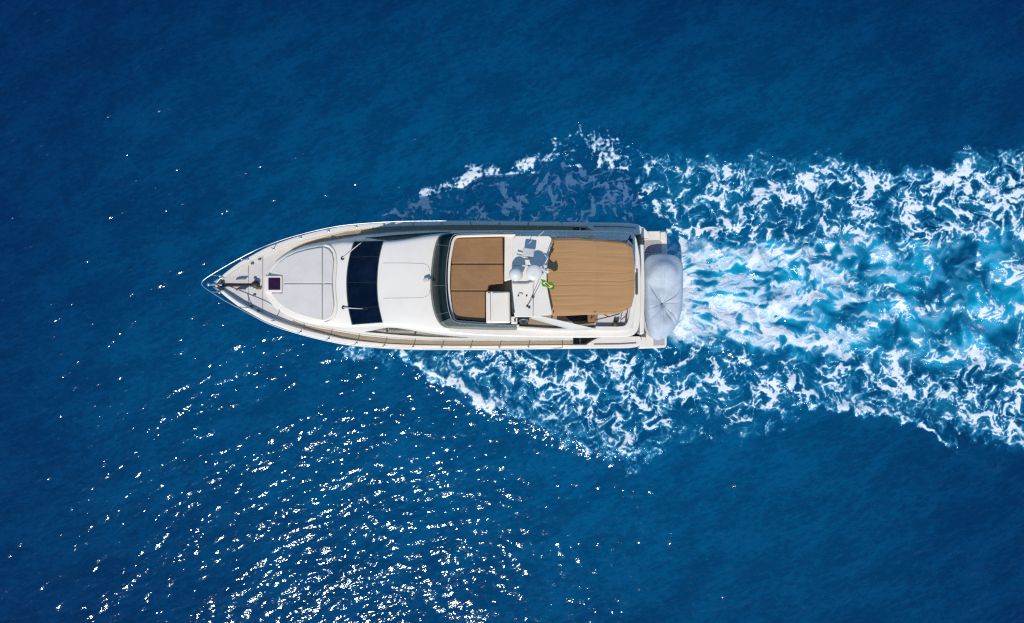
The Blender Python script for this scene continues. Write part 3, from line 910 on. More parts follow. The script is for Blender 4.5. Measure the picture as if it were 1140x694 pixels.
# a recessed tray follows the deck
m = MB()
m.grid([[(*W(p, 315.9, zf(p))[:2], zf(p) + 0.02) for p in (247, 256, 266, 282)], [(*W(p, 319.3, zf(p))[:2], zf(p) + 0.02) for p in (247, 256, 266, 282)]], thick=0.05)
m.build('chain_tray', 'bronze', yacht)
m = MB()
c = W(285.2, 317.2, zf(285))
m.lathe(c, [(0.17, 0), (0.17, 0.05), (0.10, 0.08), (0.09, 0.16), (0.13, 0.19), (0.13, 0.24), (0.05, 0.27)], 20)
wl = sub(m.build('windlass', 'black', yacht), yacht)
MB().box((c[0] + 0.12, c[1] - 0.15, c[2] + 0.05), (0.20, 0.12, 0.09)).build('windlass_motor', 'brass', wl, bevel=0.02)
MB().prism(rounded([W(281.5, 313.6, 2.6)[:2], W(290, 313.6, 2.6)[:2], W(290, 322.4, 2.6)[:2], W(281.5, 322.4, 2.6)[:2]], 0.05), 2.4, zf(286) + 0.012).build('windlass_plate', 'gelcoat', yacht, bevel=0.006)
for py in (310.6, 322.2):
    x, y, z = W(269.3, py, zf(269))
    m = MB()
    for dx in (-0.09, 0.09): m.box((x + dx, y, z + 0.04), (0.05, 0.07, 0.08))
    m.tube(spline([(x - 0.21, y - 0.025, z + 0.075), (x - 0.1, y, z + 0.10), (x + 0.1, y, z + 0.10), (x + 0.21, y + 0.02, z + 0.075)], 4), 0.035)
    m.build('mooring_cleat', 'dark_steel', yacht)
for a in ((281.0, 293.5), (289.0, 288.6), (284.3, 309.5), (283.6, 328.4), (280.0, 341.5), (287.5, 346.5)):
    MB().lathe(W(*a, zf(a[0]) - 0.012), [(0.065, 0), (0.065, 0.03), (0.045, 0.04)], 14).build('deck_filler_cap', 'dark_steel', yacht)
for pts in ([(276.5, 296), (276.5, 339)], [(292.3, 286), (292.3, 349)]):
    MB().tube([W(*p, zf(p[0]) + 0.002) for p in spline([(*q, 0) for q in pts], 6) for p in [p[:2]]], 0.008, 6).build('locker_seam', 'grey_trim', yacht)

# foredeck hatch and sunpad
h0 = [W(296.2, 307.3, 2.75)[:2], W(314.6, 307.3, 2.75)[:2], W(314.6, 325.6, 2.75)[:2], W(296.2, 325.6, 2.75)[:2]]
h1 = [W(299.4, 309.6, 2.78)[:2], W(312.6, 309.6, 2.78)[:2], W(312.6, 323.0, 2.78)[:2], W(299.4, 323.0, 2.78)[:2]]
hatch = sub(MB().prism(rounded(h0, 0.06), 2.5, 2.84).build('foredeck_hatch', 'gelcoat', yacht, bevel=0.025), yacht)
MB().prism(rounded(h1, 0.03), 2.7, 2.865).build('hatch_glass', 'plum', hatch, bevel=0.008)
MB().prism([W(294.0, 307.6, 2.7)[:2], W(296.8, 307.6, 2.7)[:2], W(296.8, 325.2, 2.7)[:2], W(294.0, 325.2, 2.7)[:2]], 2.5, 2.66).build('hatch_hinge', 'gelcoat', hatch, bevel=0.01)
PAD = [(302.2, 304.6), (305.5, 299.5), (311, 293), (319.5, 286.8), (330, 282), (342, 278.6), (353, 276.5), (361, 275.6), (366.5, 277.6), (370.3, 283), (371.8, 291), (371.3, 300), (370.4, 309), (370.3, 316), (370.8, 325), (371.8, 334), (372.0, 342), (370.6, 349), (367, 354.4), (361.5, 356.8), (353, 355.8), (340, 352.4), (328, 348.4), (318, 343), (310, 336.4), (304, 329.4), (302, 326.6), (315, 326.6), (315.6, 325.4), (315.6, 308.0), (315, 306.0)]
def clip_poly(poly, keep):
    """half-plane clip; keep(p) > 0 stays"""
    out = []
    for i in range(len(poly)):
        a, b = poly[i], poly[(i + 1) % len(poly)]
        fa, fb = keep(a), keep(b)
        if fa > 0: out.append(a)
        if (fa > 0) != (fb > 0):
            t = fa / (fa - fb)
            out.append((a[0] + (b[0] - a[0]) * t, a[1] + (b[1] - a[1]) * t))
    return out
def pad_piece(poly, h, name, mat, parent):
    pts = [on_roof(*p) for p in poly]
    m = MB().prism([(p[0], p[1], p[2] + h) for p in pts], 2.45)
    return m.build(name, mat, parent, bevel=0.028, seg=3)
for k1 in (lambda p: 316.0 - p[1] - 0.35, lambda p: p[1] - 316.0 - 0.35):
    for k2 in (lambda p: 359.4 - p[0] - 0.25, lambda p: p[0] - 359.4 - 0.25):
        pad_piece(clip_poly(clip_poly(PAD, k1), k2), 0.085, 'bow_sunpad', 'pad_grey', yacht)
# moulded lip round the pad's after edge
lip = [(361.5, 273.2), (367.6, 275.0), (372.0, 280.6), (374.0, 290), (373.8, 300), (372.6, 316), (373.6, 333), (374.4, 342), (373.0, 350.6), (369.0, 356.8), (362, 359.4)]
MB().tube([on_roof(*p, -0.012) for p in [q[:2] for q in spline([(a, b, 0) for a, b in lip], 4)]], 0.065, 10).build('sunpad_coaming', 'gelcoat', yacht)

# windscreen of the saloon
def roof_patch(left, right, n=14, mcols=10, dz=0.014, thick=0.03):
    """left / right edges as (px, py) from top to bottom"""
    L = spline([(*p, 0) for p in left], 6); Q = spline([(*p, 0) for p in right], 6)
    g = lambda S, t: (np.interp(t * (len(S) - 1), range(len(S)), [p[0] for p in S]), np.interp(t * (len(S) - 1), range(len(S)), [p[1] for p in S]))
    rows = []
    for j in range(n + 1):
        a, b = g(L, j / n), g(Q, j / n)
        rows.append([on_roof(a[0] + (b[0] - a[0]) * i / mcols, a[1] + (b[1] - a[1]) * i / mcols, dz) for i in range(mcols + 1)])
    return MB().grid(rows, thick=thick)
WL = [(394.8, 269.4), (391.0, 281), (388.0, 295), (386.6, 308), (386.5, 320), (387.3, 334), (389.4, 348), (392.6, 361.2)]
WR = [(426.6, 268.6), (423.0, 281), (420.6, 295), (419.6, 308), (419.4, 320), (420.2, 334), (422.4, 347), (425.4, 358.6)]
roof_patch([(a - 1.0, b + (-0.8 if i == 0 else 0.8 if i == 7 else 0)) for i, (a, b) in enumerate(WL)], [(a + 0.8, b + (-0.8 if i == 0 else 0.8 if i == 7 else 0)) for i, (a, b) in enumerate(WR)], dz=0.010).build('windscreen_frame', 'glass_trim', yacht, smooth=50)
ws = sub(roof_patch(WL, WR, dz=0.022).build('windscreen', 'glass_navy', yacht, smooth=50), yacht)
m = MB()
for py0, py1 in ((314.6, 314.2), (286.5, 285.5), (343.4, 341.6)):
    pts = [on_roof(np.interp(t, [0, 1], [lin(py0, [(b, a) for a, b in WL]), lin(py1, [(b, a) for a, b in WR])]), py0 + (py1 - py0) * t, 0.026) for t in np.linspace(0.01, 0.99, 8)]
    MB().tube(pts, 0.010, 6).build('windscreen_mullion', 'black', ws)
for a, b, c in (((381.4, 288.0), (394, 277.5), (402.2, 270.8)), ((382.4, 342.6), (393, 343.4), (404.0, 344.0))):
    A_, B_, C_ = on_roof(*a, 0.05), on_roof(*b, 0.10), on_roof(*c, 0.07)
    m = MB().tube([A_, B_, C_], [0.03, 0.022, 0.014], 8)
    w = sub(m.build('wiper', 'box_grey', yacht), yacht)
    MB().lathe(on_roof(*a, -0.01), [(0.075, 0), (0.075, 0.06), (0.04, 0.09)], 14).build('wiper_motor', 'black', w)
    d = Vector(C_) - Vector(B_); d.normalize()
    MB().tube([Vector(C_) - d * 0.38 + Vector((0, 0, -0.03)), Vector(C_) + d * 0.25 + Vector((0, 0, -0.03))], 0.013, 6).build('wiper_blade', 'dark_steel', w)

# side windows
for sg in (1, -1):
    prof = [(402, 0.52, 0.54), (410, 0.50, 0.66), (420, 0.46, 0.84), (430, 0.42, 0.96), (442, 0.40, 0.97), (456, 0.42, 0.93), (475, 0.48, 0.84), (497, 0.56, 0.76), (520, 0.64, 0.67)]
    rows = [[], [], []]
    for px, s0, s1 in prof:
        for r, k in zip(rows, (0, 0.5, 1)): r.append(wall_pt(px, sg, s0 + (s1 - s0) * k, 0.014))
    MB().grid(rows).build('side_window', 'glass_side', yacht)

# cabin roof: hatch outline, search light
line = [(426.5, 293.2), (445, 293.2), (465, 293.6), (473, 294.4), (477.0, 297.4), (478.6, 302)]
MB().tube([on_roof(*p[:2], 0.0) for p in spline([(*q, 0) for q in line], 4)], 0.016, 6).build('roof_panel_seam', 'box_grey', yacht)
line = [(427.0, 332.4), (445, 332.2), (465, 331.8), (473, 331.0), (477.0, 328.4), (478.6, 323)]
MB().tube([on_roof(*p[:2], 0.0) for p in spline([(*q, 0) for q in line], 4)], 0.016, 6).build('roof_panel_seam', 'box_grey', yacht)
x, y, z = on_roof(475.0, 312.0)
m = MB().box((x, y, z + 0.16), (0.24, 0.16, 0.14), 0.35).lathe((x, y, z - 0.02), [(0.05, 0), (0.05, 0.12)], 12)
sub(m.build('search_light', 'box_grey', yacht, bevel=0.03), yacht)

# ---------------------------------------------------------------- FLYBRIDGE
ZF = 3.985
def P(pts, z): return [W(a, b, z)[:2] for a, b in pts]
# slab: top skin from the roof aft, overhanging the cockpit
slab = [(498, 258.0), (560, 256.6), (620, 256.2), (690, 257.2), (703, 258.6), (708.5, 264), (712.5, 284), (714.4, 318), (713.6, 352), (711.0, 367), (706, 373.6), (696, 375.6), (650, 376.4), (600, 376.0), (560, 375.2), (525, 373.6), (498, 370.8)]
MB().prism(rounded(P(slab, ZF), 0.25, 4), 3.70, ZF).build('flybridge_deck', 'gelcoat', yacht, bevel=0.06, seg=3)
MB().prism(P([(571, 351), (662, 351), (662, 366.6), (640, 367.2), (575, 365.6)], ZF), ZF - 0.05, ZF + 0.012).build('flybridge_sole', 'teak', yacht)
MB().prism(P([(662.6, 264), (704, 266), (705, 366), (662.6, 366.6)], ZF), ZF - 0.05, ZF + 0.016).build('aft_sole', 'nonskid', yacht)
# tinted screen
SB = [(572, 258.6), (545, 258.9), (520, 259.4), (504, 259.7), (494, 260.6), (487.6, 265.5), (484.0, 275), (481.6, 288), (480.0, 303), (479.4, 318), (480.4, 333), (482.8, 346), (486.6, 356), (491.6, 362.4), (499, 365.6), (520, 366.8), (548, 367.6), (562, 367.7), (575, 367.6)]
ST = [(572, 259.3), (545, 259.7), (520, 260.4), (509, 260.9), (505, 262.2), (501.8, 267), (499.6, 277), (497.6, 290), (496.6, 303), (496.5, 318), (497.3, 331), (499.0, 343), (501.2, 351), (504.0, 356.6), (508.5, 359.0), (522, 360.6), (548, 361.8), (562, 362.3), (575, 362.8)]
def interp_curve(S, n):
    q = spline([(*p, 0) for p in S], 5)
    return [(np.interp(k / n * (len(q) - 1), range(len(q)), [p[0] for p in q]), np.interp(k / n * (len(q) - 1), range(len(q)), [p[1] for p in q])) for k in range(n + 1)]
nS = 72
cb, ct = interp_curve(SB, nS), interp_curve(ST, nS)
ZS0, ZS1 = 3.98, 4.80
def screen_pt(k, s, off=0.0):
    a = Vector(W(*cb[k], ZS0)); b = Vector(W(*ct[k], ZS1))
    p = a.lerp(b, s)
    p.z += 0.10 * math.sin(math.pi * s) + off
    return p
rows = [[screen_pt(k, s) for k in range(nS + 1)] for s in (0, 0.25, 0.5, 0.75, 1.0)]
scr = sub(MB().grid(rows, thick=0.012).build('flybridge_windscreen', 'glass_green', yacht, smooth=60), yacht)
rows = [[screen_pt(k, s, 0.012) for k in range(nS + 1)] for s in (-0.02, 0.06, 0.13)]
MB().grid(rows, thick=0.02).build('windscreen_skirt', 'glass_trim', scr, smooth=60)
kk = [k for k in range(nS + 1) if cb[k][1] > 358 and cb[k][0] > 486]
rows = [[screen_pt(k, s, 0.016) for k in kk] for s in (0.15, 0.4, 0.7, 1.0)]
MB().grid(rows, thick=0.02).build('side_screen', 'glass_trim', scr, smooth=60)
for pyk in (271.5, 318.5, 352.5):
    k = min(range(nS + 1), key=lambda k: abs(cb[k][1] - pyk) + (50 if cb[k][0] > 500 else 0))
    MB().tube([screen_pt(k, s, 0.012) for s in (0.05, 0.25, 0.5, 0.75, 0.98)], 0.013, 6).build('screen_seam', 'glass_trim', scr)
MB().tube([screen_pt(k, 1.0) for k in range(nS + 1)], 0.016, 6).build('screen_top_rail', 'steel', scr)
# dash behind the screen and the coaming
COAM = [(578, 364.4), (560, 363.4), (530, 361.4), (512, 360.0), (505.5, 358.2), (502.6, 353), (500.4, 343), (498.8, 331), (498.0, 318), (498.2, 303), (499.2, 290), (501.2, 277), (503.2, 268), (506.4, 263.2), (512, 261.6), (530, 261.0), (560, 260.4), (576, 260.4)]
path = [q[:2] for q in spline([(*W(a, b, 4.55)[:2], 0) for a, b in COAM], 4)]
MB().wall(path[::-1], 0.11, ZF - 0.02, 4.58).build('flybridge_coaming', 'gelcoat', yacht, bevel=0.035, seg=3)
MB().prism(P([(505, 264), (561, 263), (561, 361), (506, 358)], 4.1), ZF - 0.02, 4.12).build('sunpad_base', 'teak_dark', yacht)
# tan sunpad: three cushions with a cut-out for the console
zt = 4.46
c1 = [(505.2, 265.6), (530, 264.9), (559.6, 264.3), (560.2, 293.6), (502.6, 293.6), (503.4, 278)]
c2 = [(502.5, 294.4), (560.2, 294.4), (560.6, 310), (560.2, 316), (552, 316.4), (546, 318.6), (541.5, 323.6), (501.8, 323.6), (501.8, 308)]
c3 = [(501.9, 324.3), (540.2, 324.3), (540.2, 358.2), (522, 356.6), (505.0, 354.8), (503.0, 342)]
for c in (c1, c2, c3):
    MB().prism(rounded(P(c, zt), 0.05, 3), 4.10, zt).build('flybridge_sunpad', 'pad_tan', yacht, bevel=0.05, seg=3)
MB().prism(P([(561.8, 263.2), (572.5, 262.6), (570.6, 311), (561.4, 313.6)], 4.5), ZF, 4.52).build('bench_seat', 'gelcoat', yacht, bevel=0.04, seg=3)
MB().prism(P([(549, 312), (569, 312), (569, 326), (549, 326)], 4.1), ZF, 4.06).build('foot_well', 'teak', yacht)
# helm console
zc = 5.0
con = sub(MB().prism(rounded(P([(541.0, 324.6), (567.6, 325.0), (568.2, 360.0), (541.2, 360.2)], zc - 0.1), 0.06), ZF, zc - 0.12).build('helm_console', 'gelcoat', yacht, bevel=0.04, seg=3), yacht)
MB().prism(rounded(P([(548.0, 326.0), (566.6, 325.2), (567.2, 359.0), (548.2, 359.4)], zc - 0.05), 0.05), 4.8, zc - 0.06).build('console_lid', 'gelcoat', con, bevel=0.05, seg=3)
MB().prism(rounded(P([(542.6, 326.2), (545.6, 326.2), (546.2, 358), (542.6, 358)], zc), 0.03), 4.8, zc - 0.02).build('console_visor', 'gelcoat', con, bevel=0.02)
MB().prism(P([(568.6, 326), (570.2, 326), (571.2, 352), (568.8, 352)], 4.6), ZF, 4.5).build('helm_seat_back', 'glass_trim', yacht, bevel=0.02)
for a in ((571.2, 345.4), (573.4, 356.4)):
    MB().box(W(*a, 5.0), (0.07, 0.14, 0.06), 0.1).build('throttle_lever', 'black', con, bevel=0.015)
MB().prism(P([(569.0, 352.4), (576, 352.6), (576, 361.2), (569.0, 361.0)], 4.8), ZF, 4.8).build('side_locker', 'gelcoat', yacht, bevel=0.03)
m = MB()
x, y, z = W(583, 357.5, 4.55)
m.tube([(x + 0.17 * math.cos(t), y + 0.06 * math.sin(t), z + 0.17 * math.sin(t)) for t in np.linspace(0, 2 * math.pi, 20)[:-1]], 0.02, 6, closed=True)
m.build('steering_wheel', 'steel', yacht)
MB().prism(P([(576.5, 354), (588, 354), (588, 361.5), (576.5, 361)], 4.4), ZF, 4.42).build('black_block', 'black', yacht, bevel=0.03)  # low black block beside the side locker

# radar arch: top plate and raking legs
ZA = 6.10
ARCH = [(571.2, 266.5), (573.2, 262.8), (611.6, 262.8), (614.6, 266.2), (610.8, 285), (608.6, 305), (608.8, 318), (611.4, 332), (614.6, 348.4), (612.6, 351.2), (599, 351.6), (598, 353.2), (574.6, 353.2), (573.0, 346), (570.2, 320), (569.6, 300)]
MB().prism(rounded(P(ARCH, ZA), 0.10, 4), ZA - 0.14, ZA).build('radar_arch', 'gelcoat', yacht, bevel=0.045, seg=3)
for quad in ([(589, 354.4), (600.5, 351.6), (664, 366.2), (640, 368.6)], [(589, 262.0), (601, 263.6), (662, 260.4), (640, 258.6)]):
    a, b, c, d = quad
    n = 8
    rows = [[], []]
    for k in range(n + 1):
        t = k / n
        z = 6.02 - 1.55 * (t ** 0.9)
        rows[0].append(W(a[0] + (d[0] - a[0]) * t, a[1] + (d[1] - a[1]) * t, z)); rows[1].append(W(b[0] + (c[0] - b[0]) * t, b[1] + (c[1] - b[1]) * t, z))
    MB().grid(rows, thick=0.16).build('arch_leg', 'gelcoat', yacht, bevel=0.03, seg=3, smooth=50)
for quad in ([(572, 348), (577, 348), (577, 353), (573, 353)], [(572, 263.4), (577, 263.4), (577, 267), (572, 267)]):
    MB().prism(P(quad, ZA - 0.1), ZF - 0.1, ZA - 0.1).build('arch_post', 'gelcoat', yacht, bevel=0.02)
m = MB().tube([W(*p[:2], ZA + 0.03) for p in spline([(*q, 0) for q in ((570.4, 315.0), (578, 315.3), (585.5, 315.2), (590.5, 313.8), (594.5, 311.6))], 4)], 0.045, 8)
m.build('grey_tube', 'grey_trim', yacht)  # dark grey tube curving over the arch top
# two domes
x, y, z = W(574.4, 305.4, 6.75)
m = MB().lathe((x, y, 6.44), [(0.20, 0), (0.255, 0.06), (0.262, 0.16), (0.255, 0.26), (0.225, 0.36), (0.17, 0.43), (0.09, 0.47), (0.01, 0.48)], 32)
d1 = sub(m.build('satellite_dome', 'antenna', yacht, smooth=60), yacht)
MB().lathe((x, y, ZA - 0.02), [(0.13, 0), (0.10, 0.04), (0.10, 0.32), (0.18, 0.37)], 20).build('dome_mount', 'antenna', d1)
x, y, z = W(594.6, 303.6, 7.0)
m = MB().lathe((x, y, 6.82), [(0.25, 0), (0.295, 0.04), (0.30, 0.10), (0.29, 0.15), (0.25, 0.185), (0.12, 0.20), (0.01, 0.202)], 36)
d2 = sub(m.build('radar_scanner', 'antenna', yacht, smooth=60), yacht)
MB().lathe((x, y, ZA - 0.02), [(0.14, 0), (0.10, 0.05), (0.09, 0.62), (0.16, 0.76)], 20).build('scanner_mount', 'antenna', d2)
m = MB().tube([W(566.8 + 4, 295.6, 6.5), W(600, 296.2, 6.5)], 0.03)
m.build('mast_crossbar', 'box_grey', yacht)
# camera box
x, y, z = W(588.2, 281.0, 6.6)
b1 = sub(MB().box((x, y, z), (0.42, 0.30, 0.14), -0.12).build('camera_box', 'box_grey', yacht, bevel=0.03), yacht)
MB().lathe((x + 0.02, y, ZA - 0.01), [(0.09, 0), (0.06, 0.05), (0.06, 0.44)], 12).build('box_post', 'box_grey', b1)
m = MB().tube([W(575.2, 283.0, 6.32), W(588.8, 286.6, 6.32)], 0.028)
m.lathe(W(588.8, 286.6, 6.1), [(0.05, 0), (0.05, 0.26)], 10)
m.build('dark_rod', 'dark_steel', yacht)  # thin dark rod on a short post
# mast with lights and whip aerials
mx, my, mz = W(606.4, 302.2, 6.1)
m = MB().tube([(mx, my, ZA - 0.05), (mx + 0.06, my, 7.3)], [0.05, 0.03], 10)
m.tube([W(602.2, 299, 7.0), W(610.2, 304.0, 7.0)], 0.028)
m.tube([W(603.0, 306, 6.8), W(608.4, 297.5, 6.8)], 0.028)
mast = sub(m.build('light_mast', 'box_grey', yacht), yacht)
for a, zz in (((609.4, 302.6), 7.0), ((607.2, 296.8), 6.8), ((603.4, 306.2), 6.8)):
    MB().lathe(W(*a, zz), [(0.05, 0), (0.06, 0.03), (0.06, 0.1), (0.03, 0.13)], 14).build('navigation_light', 'antenna', mast)
for a, b, z0, z1, r in (((603.4, 299.6), (610.2, 287.2), 6.2, 7.3, 0.028), ((597.6, 264.6), (605.4, 257.8), 6.1, 7.2, 0.016), ((587.6, 272.4), (592.2, 268.0), 6.15, 6.9, 0.016)):
    MB().tube([W(*a, z0), W(*b, z1)], [r, r * 0.6], 8).build('whip_aerial', 'antenna', yacht)
m = MB().tube([W(593.4, 313, 6.45), W(593.4, 330, 6.25), W(593.4, 352.5, 6.12)], 0.008, 6)
m.build('aerial_stay', 'dark_steel', yacht)
m = MB().tube([W(602.2, 314, 7.0), W(593.4, 330.8, 6.5), W(587.2, 340.6, 6.12)], 0.012, 6)
m.build('flag_halyard', 'dark_steel', yacht)
for a, q in (((593.4, 330.8), 1.0), ((587.0, 341.0), 0.8), ((589.2, 342.6), 0.8), ((577.0, 329.6), 0.55), ((586.2, 329.5), 0.6)):
    MB().lathe(W(*a, ZA - 0.01), [(0.055 * q, 0), (0.055 * q, 0.05), (0.03 * q, 0.09)], 12).build('deck_fitting', 'black', yacht)
MB().tube([W(577.2, 326.6, ZA + 0.03), W(581, 326.4, ZA + 0.03), W(582.2, 328.0, ZA + 0.03)], 0.011, 6).build('cable', 'black', yacht)

# awning
ZB = 5.80
OUT = [(613.6, 266.0), (630, 265.4), (650, 265.8), (670, 267.0), (690, 268.8), (700.6, 270.0), (703.4, 275), (705.2, 285), (706.6, 298), (707.0, 312), (706.6, 326), (704.6, 338), (701.4, 345.6), (696.6, 349.2), (688, 350.2), (670, 350.4), (650, 350.8), (630, 351.8), (616.0, 351.8)]
NX, NY = 80, 150
rs = np.random.RandomState(4)
fold_y = rs.rand(30); fold_a = np.tile((0.2, 0.9), 15); fold_x = rs.rand(30); fold_s = 0.005 + 0.016 * rs.rand(30) ** 2
rows = []
for j in range(NY + 1):
    v = j / NY
    row = []
    for i in range(NX + 1):
        u = i / NX
        # edges in the picture
        top = lin(611 + u * 96, [(611, 266.0), (640, 265.4), (670, 267.0), (690, 268.6), (700, 269.8), (707, 274)])
        bot = lin(611 + u * 96, [(611, 352.0), (630, 351.8), (650, 350.8), (690, 350.2), (697, 349.0), (707, 342)])
        py = top + (bot - top) * v
        lf = lin(py, [(262, 614.4), (285, 610.4), (305, 608.4), (318, 608.6), (332, 611), (352, 615)])
        rt = lin(py, [(262, 700), (270, 702.2), (276, 704.0), (290, 706.0), (310, 707.0), (328, 706.4), (340, 703.6), (346, 700.8), (352, 696.5)])
        px = lf + (rt - lf) * u
        z = ZB
        bow1 = 0.10 * abs(math.sin(math.pi * min(max((px - 609) / 53.0, 0), 1))) if px < 662 else 0.07 * math.sin(math.pi * min(max((px - 662) / 44.0, 0), 1))
        z -= 0.55 * bow1                                   # sags between its hoops
        z -= 0.05 * abs(2 * v - 1) ** 3 + 0.05 * max(0, u - 0.94) / 0.06 + 0.05 * max(0, abs(2 * v - 1) - 0.95) / 0.05
        for k in range(30):
            w = math.exp(-((v - fold_y[k]) / fold_s[k]) ** 2)
            ext = math.exp(-((u - (0.15 if fold_a[k] < 0.6 else 0.75)) / (0.22 + 0.2 * fold_x[k])) ** 2)
            z -= 0.016 * w * ext * (0.1 + fold_x[k] ** 1.5)
        z += 0.012 * math.exp(-((px - 662 - 3 * math.sin(v * 5)) / 1.2) ** 2)
        row.append(W(px, py, z))
    rows.append(row)
awn = sub(MB().grid(rows, thick=0.018).build('awning', 'canvas', yacht, smooth=70), yacht)
for px in (616, 662, 698):
    pts = [W(px, py, ZB - 0.10 - 0.05 * abs((py - 309) / 42) ** 3) for py in np.linspace(268, 350, 12)]
    pts = [(pts[0][0], pts[0][1] + 0.05, 4.1)] + pts + [(pts[-1][0], pts[-1][1] - 0.25, 4.1)]
    MB().tube(spline(pts, 3), 0.02, 6).build('awning_hoop', 'dark_steel', awn)
for a, b in (((662.5, 356.5), (690, 349.6)), ((671, 349.6), (678.5, 353.0)), ((697.0, 349), (696.4, 360))):
    MB().tube([W(*a, 4.9), W(*b, 5.6)], 0.022, 6).build('awning_strut', 'dark_steel', awn)

# after end of the flybridge
aft = [(664.0, 369.0), (690, 369.0), (699, 367.6), (704.6, 361.6), (707.6, 350), (709.4, 334), (710.0, 316), (709.2, 296), (707.6, 278), (705.0, 265.4), (699, 261.4), (660, 260.2)]
path = [q[:2] for q in spline([(*W(a, b, 4.5)[:2], 0) for a, b in aft], 4)]
MB().wall(path, 0.20, ZF - 0.02, 4.24).build('aft_coaming', 'gelcoat', yacht, bevel=0.05, seg=3)
side = [(575, 367.2), (610, 369.6), (640, 369.8), (666, 369.2)]
path = [q[:2] for q in spline([(*W(a, b, 4.4)[:2], 0) for a, b in side], 4)]
MB().wall(path, 0.16, ZF - 0.02, 4.16).build('side_coaming', 'gelcoat', yacht, bevel=0.05, seg=3)
path = [q[:2] for q in spline([(*W(a, b, 4.4)[:2], 0) for a, b in [(664, 259.6), (620, 258.6), (574, 259.8)]], 4)]
MB().wall(path, 0.16, ZF - 0.02, 4.16).build('side_coaming', 'gelcoat', yacht, bevel=0.05, seg=3)
MB().prism(rounded(P([(708.6, 303), (711.6, 303), (711.8, 328), (708.6, 328)], 4.54), 0.03), 4.1, 4.255).build('coaming_gap_dark', 'dark_steel', yacht, bevel=0.008)  # dark slab put in for the shaded gap behind the coaming
MB().prism(P([(620, 350), (654, 350), (654, 357.4), (620, 358.6)], 4.0), ZF, 4.03).build('stair_well_dark', 'bronze', yacht)  # flat dark slab painted in for the dark of an opening
MB().prism(rounded(P([(654.6, 348), (665.4, 348), (665.4, 358.6), (654.6, 358.9)], 4.45), 0.04), ZF, 4.45).build('settee', 'pad_tan', yacht, bevel=0.04, seg=3)
tb = sub(MB().box(W(685.4, 361.6, 4.18), (0.20, 0.17, 0.30)).build('winch', 'brass', yacht, bevel=0.03), yacht)
MB().lathe(W(687.4, 361.8, 4.3), [(0.06, 0), (0.05, 0.05), (0.06, 0.1)], 12).build('winch_drum', 'black', tb)
m = MB().tube([W(*p[:2], 4.06) for p in spline([(*q, 0) for q in ((664, 364.6), (680, 366.2), (692, 366.2), (696, 363.4), (697.4, 356), (698.0, 350))], 4)], 0.016, 6)
m.build('sole_edge_rail', 'dark_steel', yacht)
for a in ((684.5, 354.8), (685.6, 357.6), (690.8, 360.2), (701.0, 358.2)):
    MB().lathe(W(*a, 4.0), [(0.04, 0), (0.04, 0.07), (0.02, 0.09)], 10).build('rod_holder', 'dark_steel', yacht)

# transom and bathing platform
MB().prism(P([(712.6, 272), (717.4, 272), (718.2, 320), (717.4, 372), (712.6, 373)], 2.6), 0.4, 2.55).build('transom', 'gelcoat', yacht, bevel=0.05, seg=3)
plat = [(711, 257.6), (741.2, 257.0), (742.6, 262), (743.4, 318), (742.4, 384), (741.0, 387.2), (711, 388.6)]
pf = sub(MB().prism(rounded(P(plat, 0.55), 0.06), 0.30, 0.55).build('bathing_platform', 'gelcoat', yacht, bevel=0.04, seg=3), yacht)
MB().prism(P([(716.5, 267.8), (736.6, 267.8), (736.6, 281.5), (716.5, 281.5)], 0.57), 0.5, 0.562).build('platform_grating', 'grating', pf)
MB().prism(P([(727.5, 377.4), (740.0, 377.0), (740.0, 384.6), (727.5, 385.0)], 0.57), 0.5, 0.562).build('platform_grating', 'grating', pf)
MB().prism(rounded(P([(712, 251.6), (716.5, 253.2), (722, 258.6), (724, 264.8), (712, 265.0)], 1.3), 0.08), 0.4, 1.30).build('transom_step', 'gelcoat', yacht, bevel=0.05, seg=3)
MB().prism(rounded(P([(712, 374.5), (719.5, 375.4), (719.5, 387.2), (712, 388.0)], 1.1), 0.06), 0.4, 1.10).build('transom_step', 'gelcoat', yacht, bevel=0.05, seg=3)
MB().prism(P([(735.2, 258.4), (741.0, 258.2), (741.6, 268.4), (735.2, 268.2)], 0.75), 0.4, 0.76).build('platform_locker', 'gelcoat', yacht, bevel=0.03)
m = MB()
for dy in (269.0, 282.5): m.tube([W(716.6, dy, 0.6), W(716.8, dy, 1.5), W(717.4, dy, 1.5)], 0.02, 6)
m.tube([W(717.0, 268.5, 1.5), W(717.0, 283, 1.5)], 0.022, 6)
m.build('boarding_rail', 'brass', yacht)
MB().tube([W(718.5, 283.6, 0.9), W(728.5, 282.6, 0.9)], 0.035).build('davit_arm', 'grating', yacht)

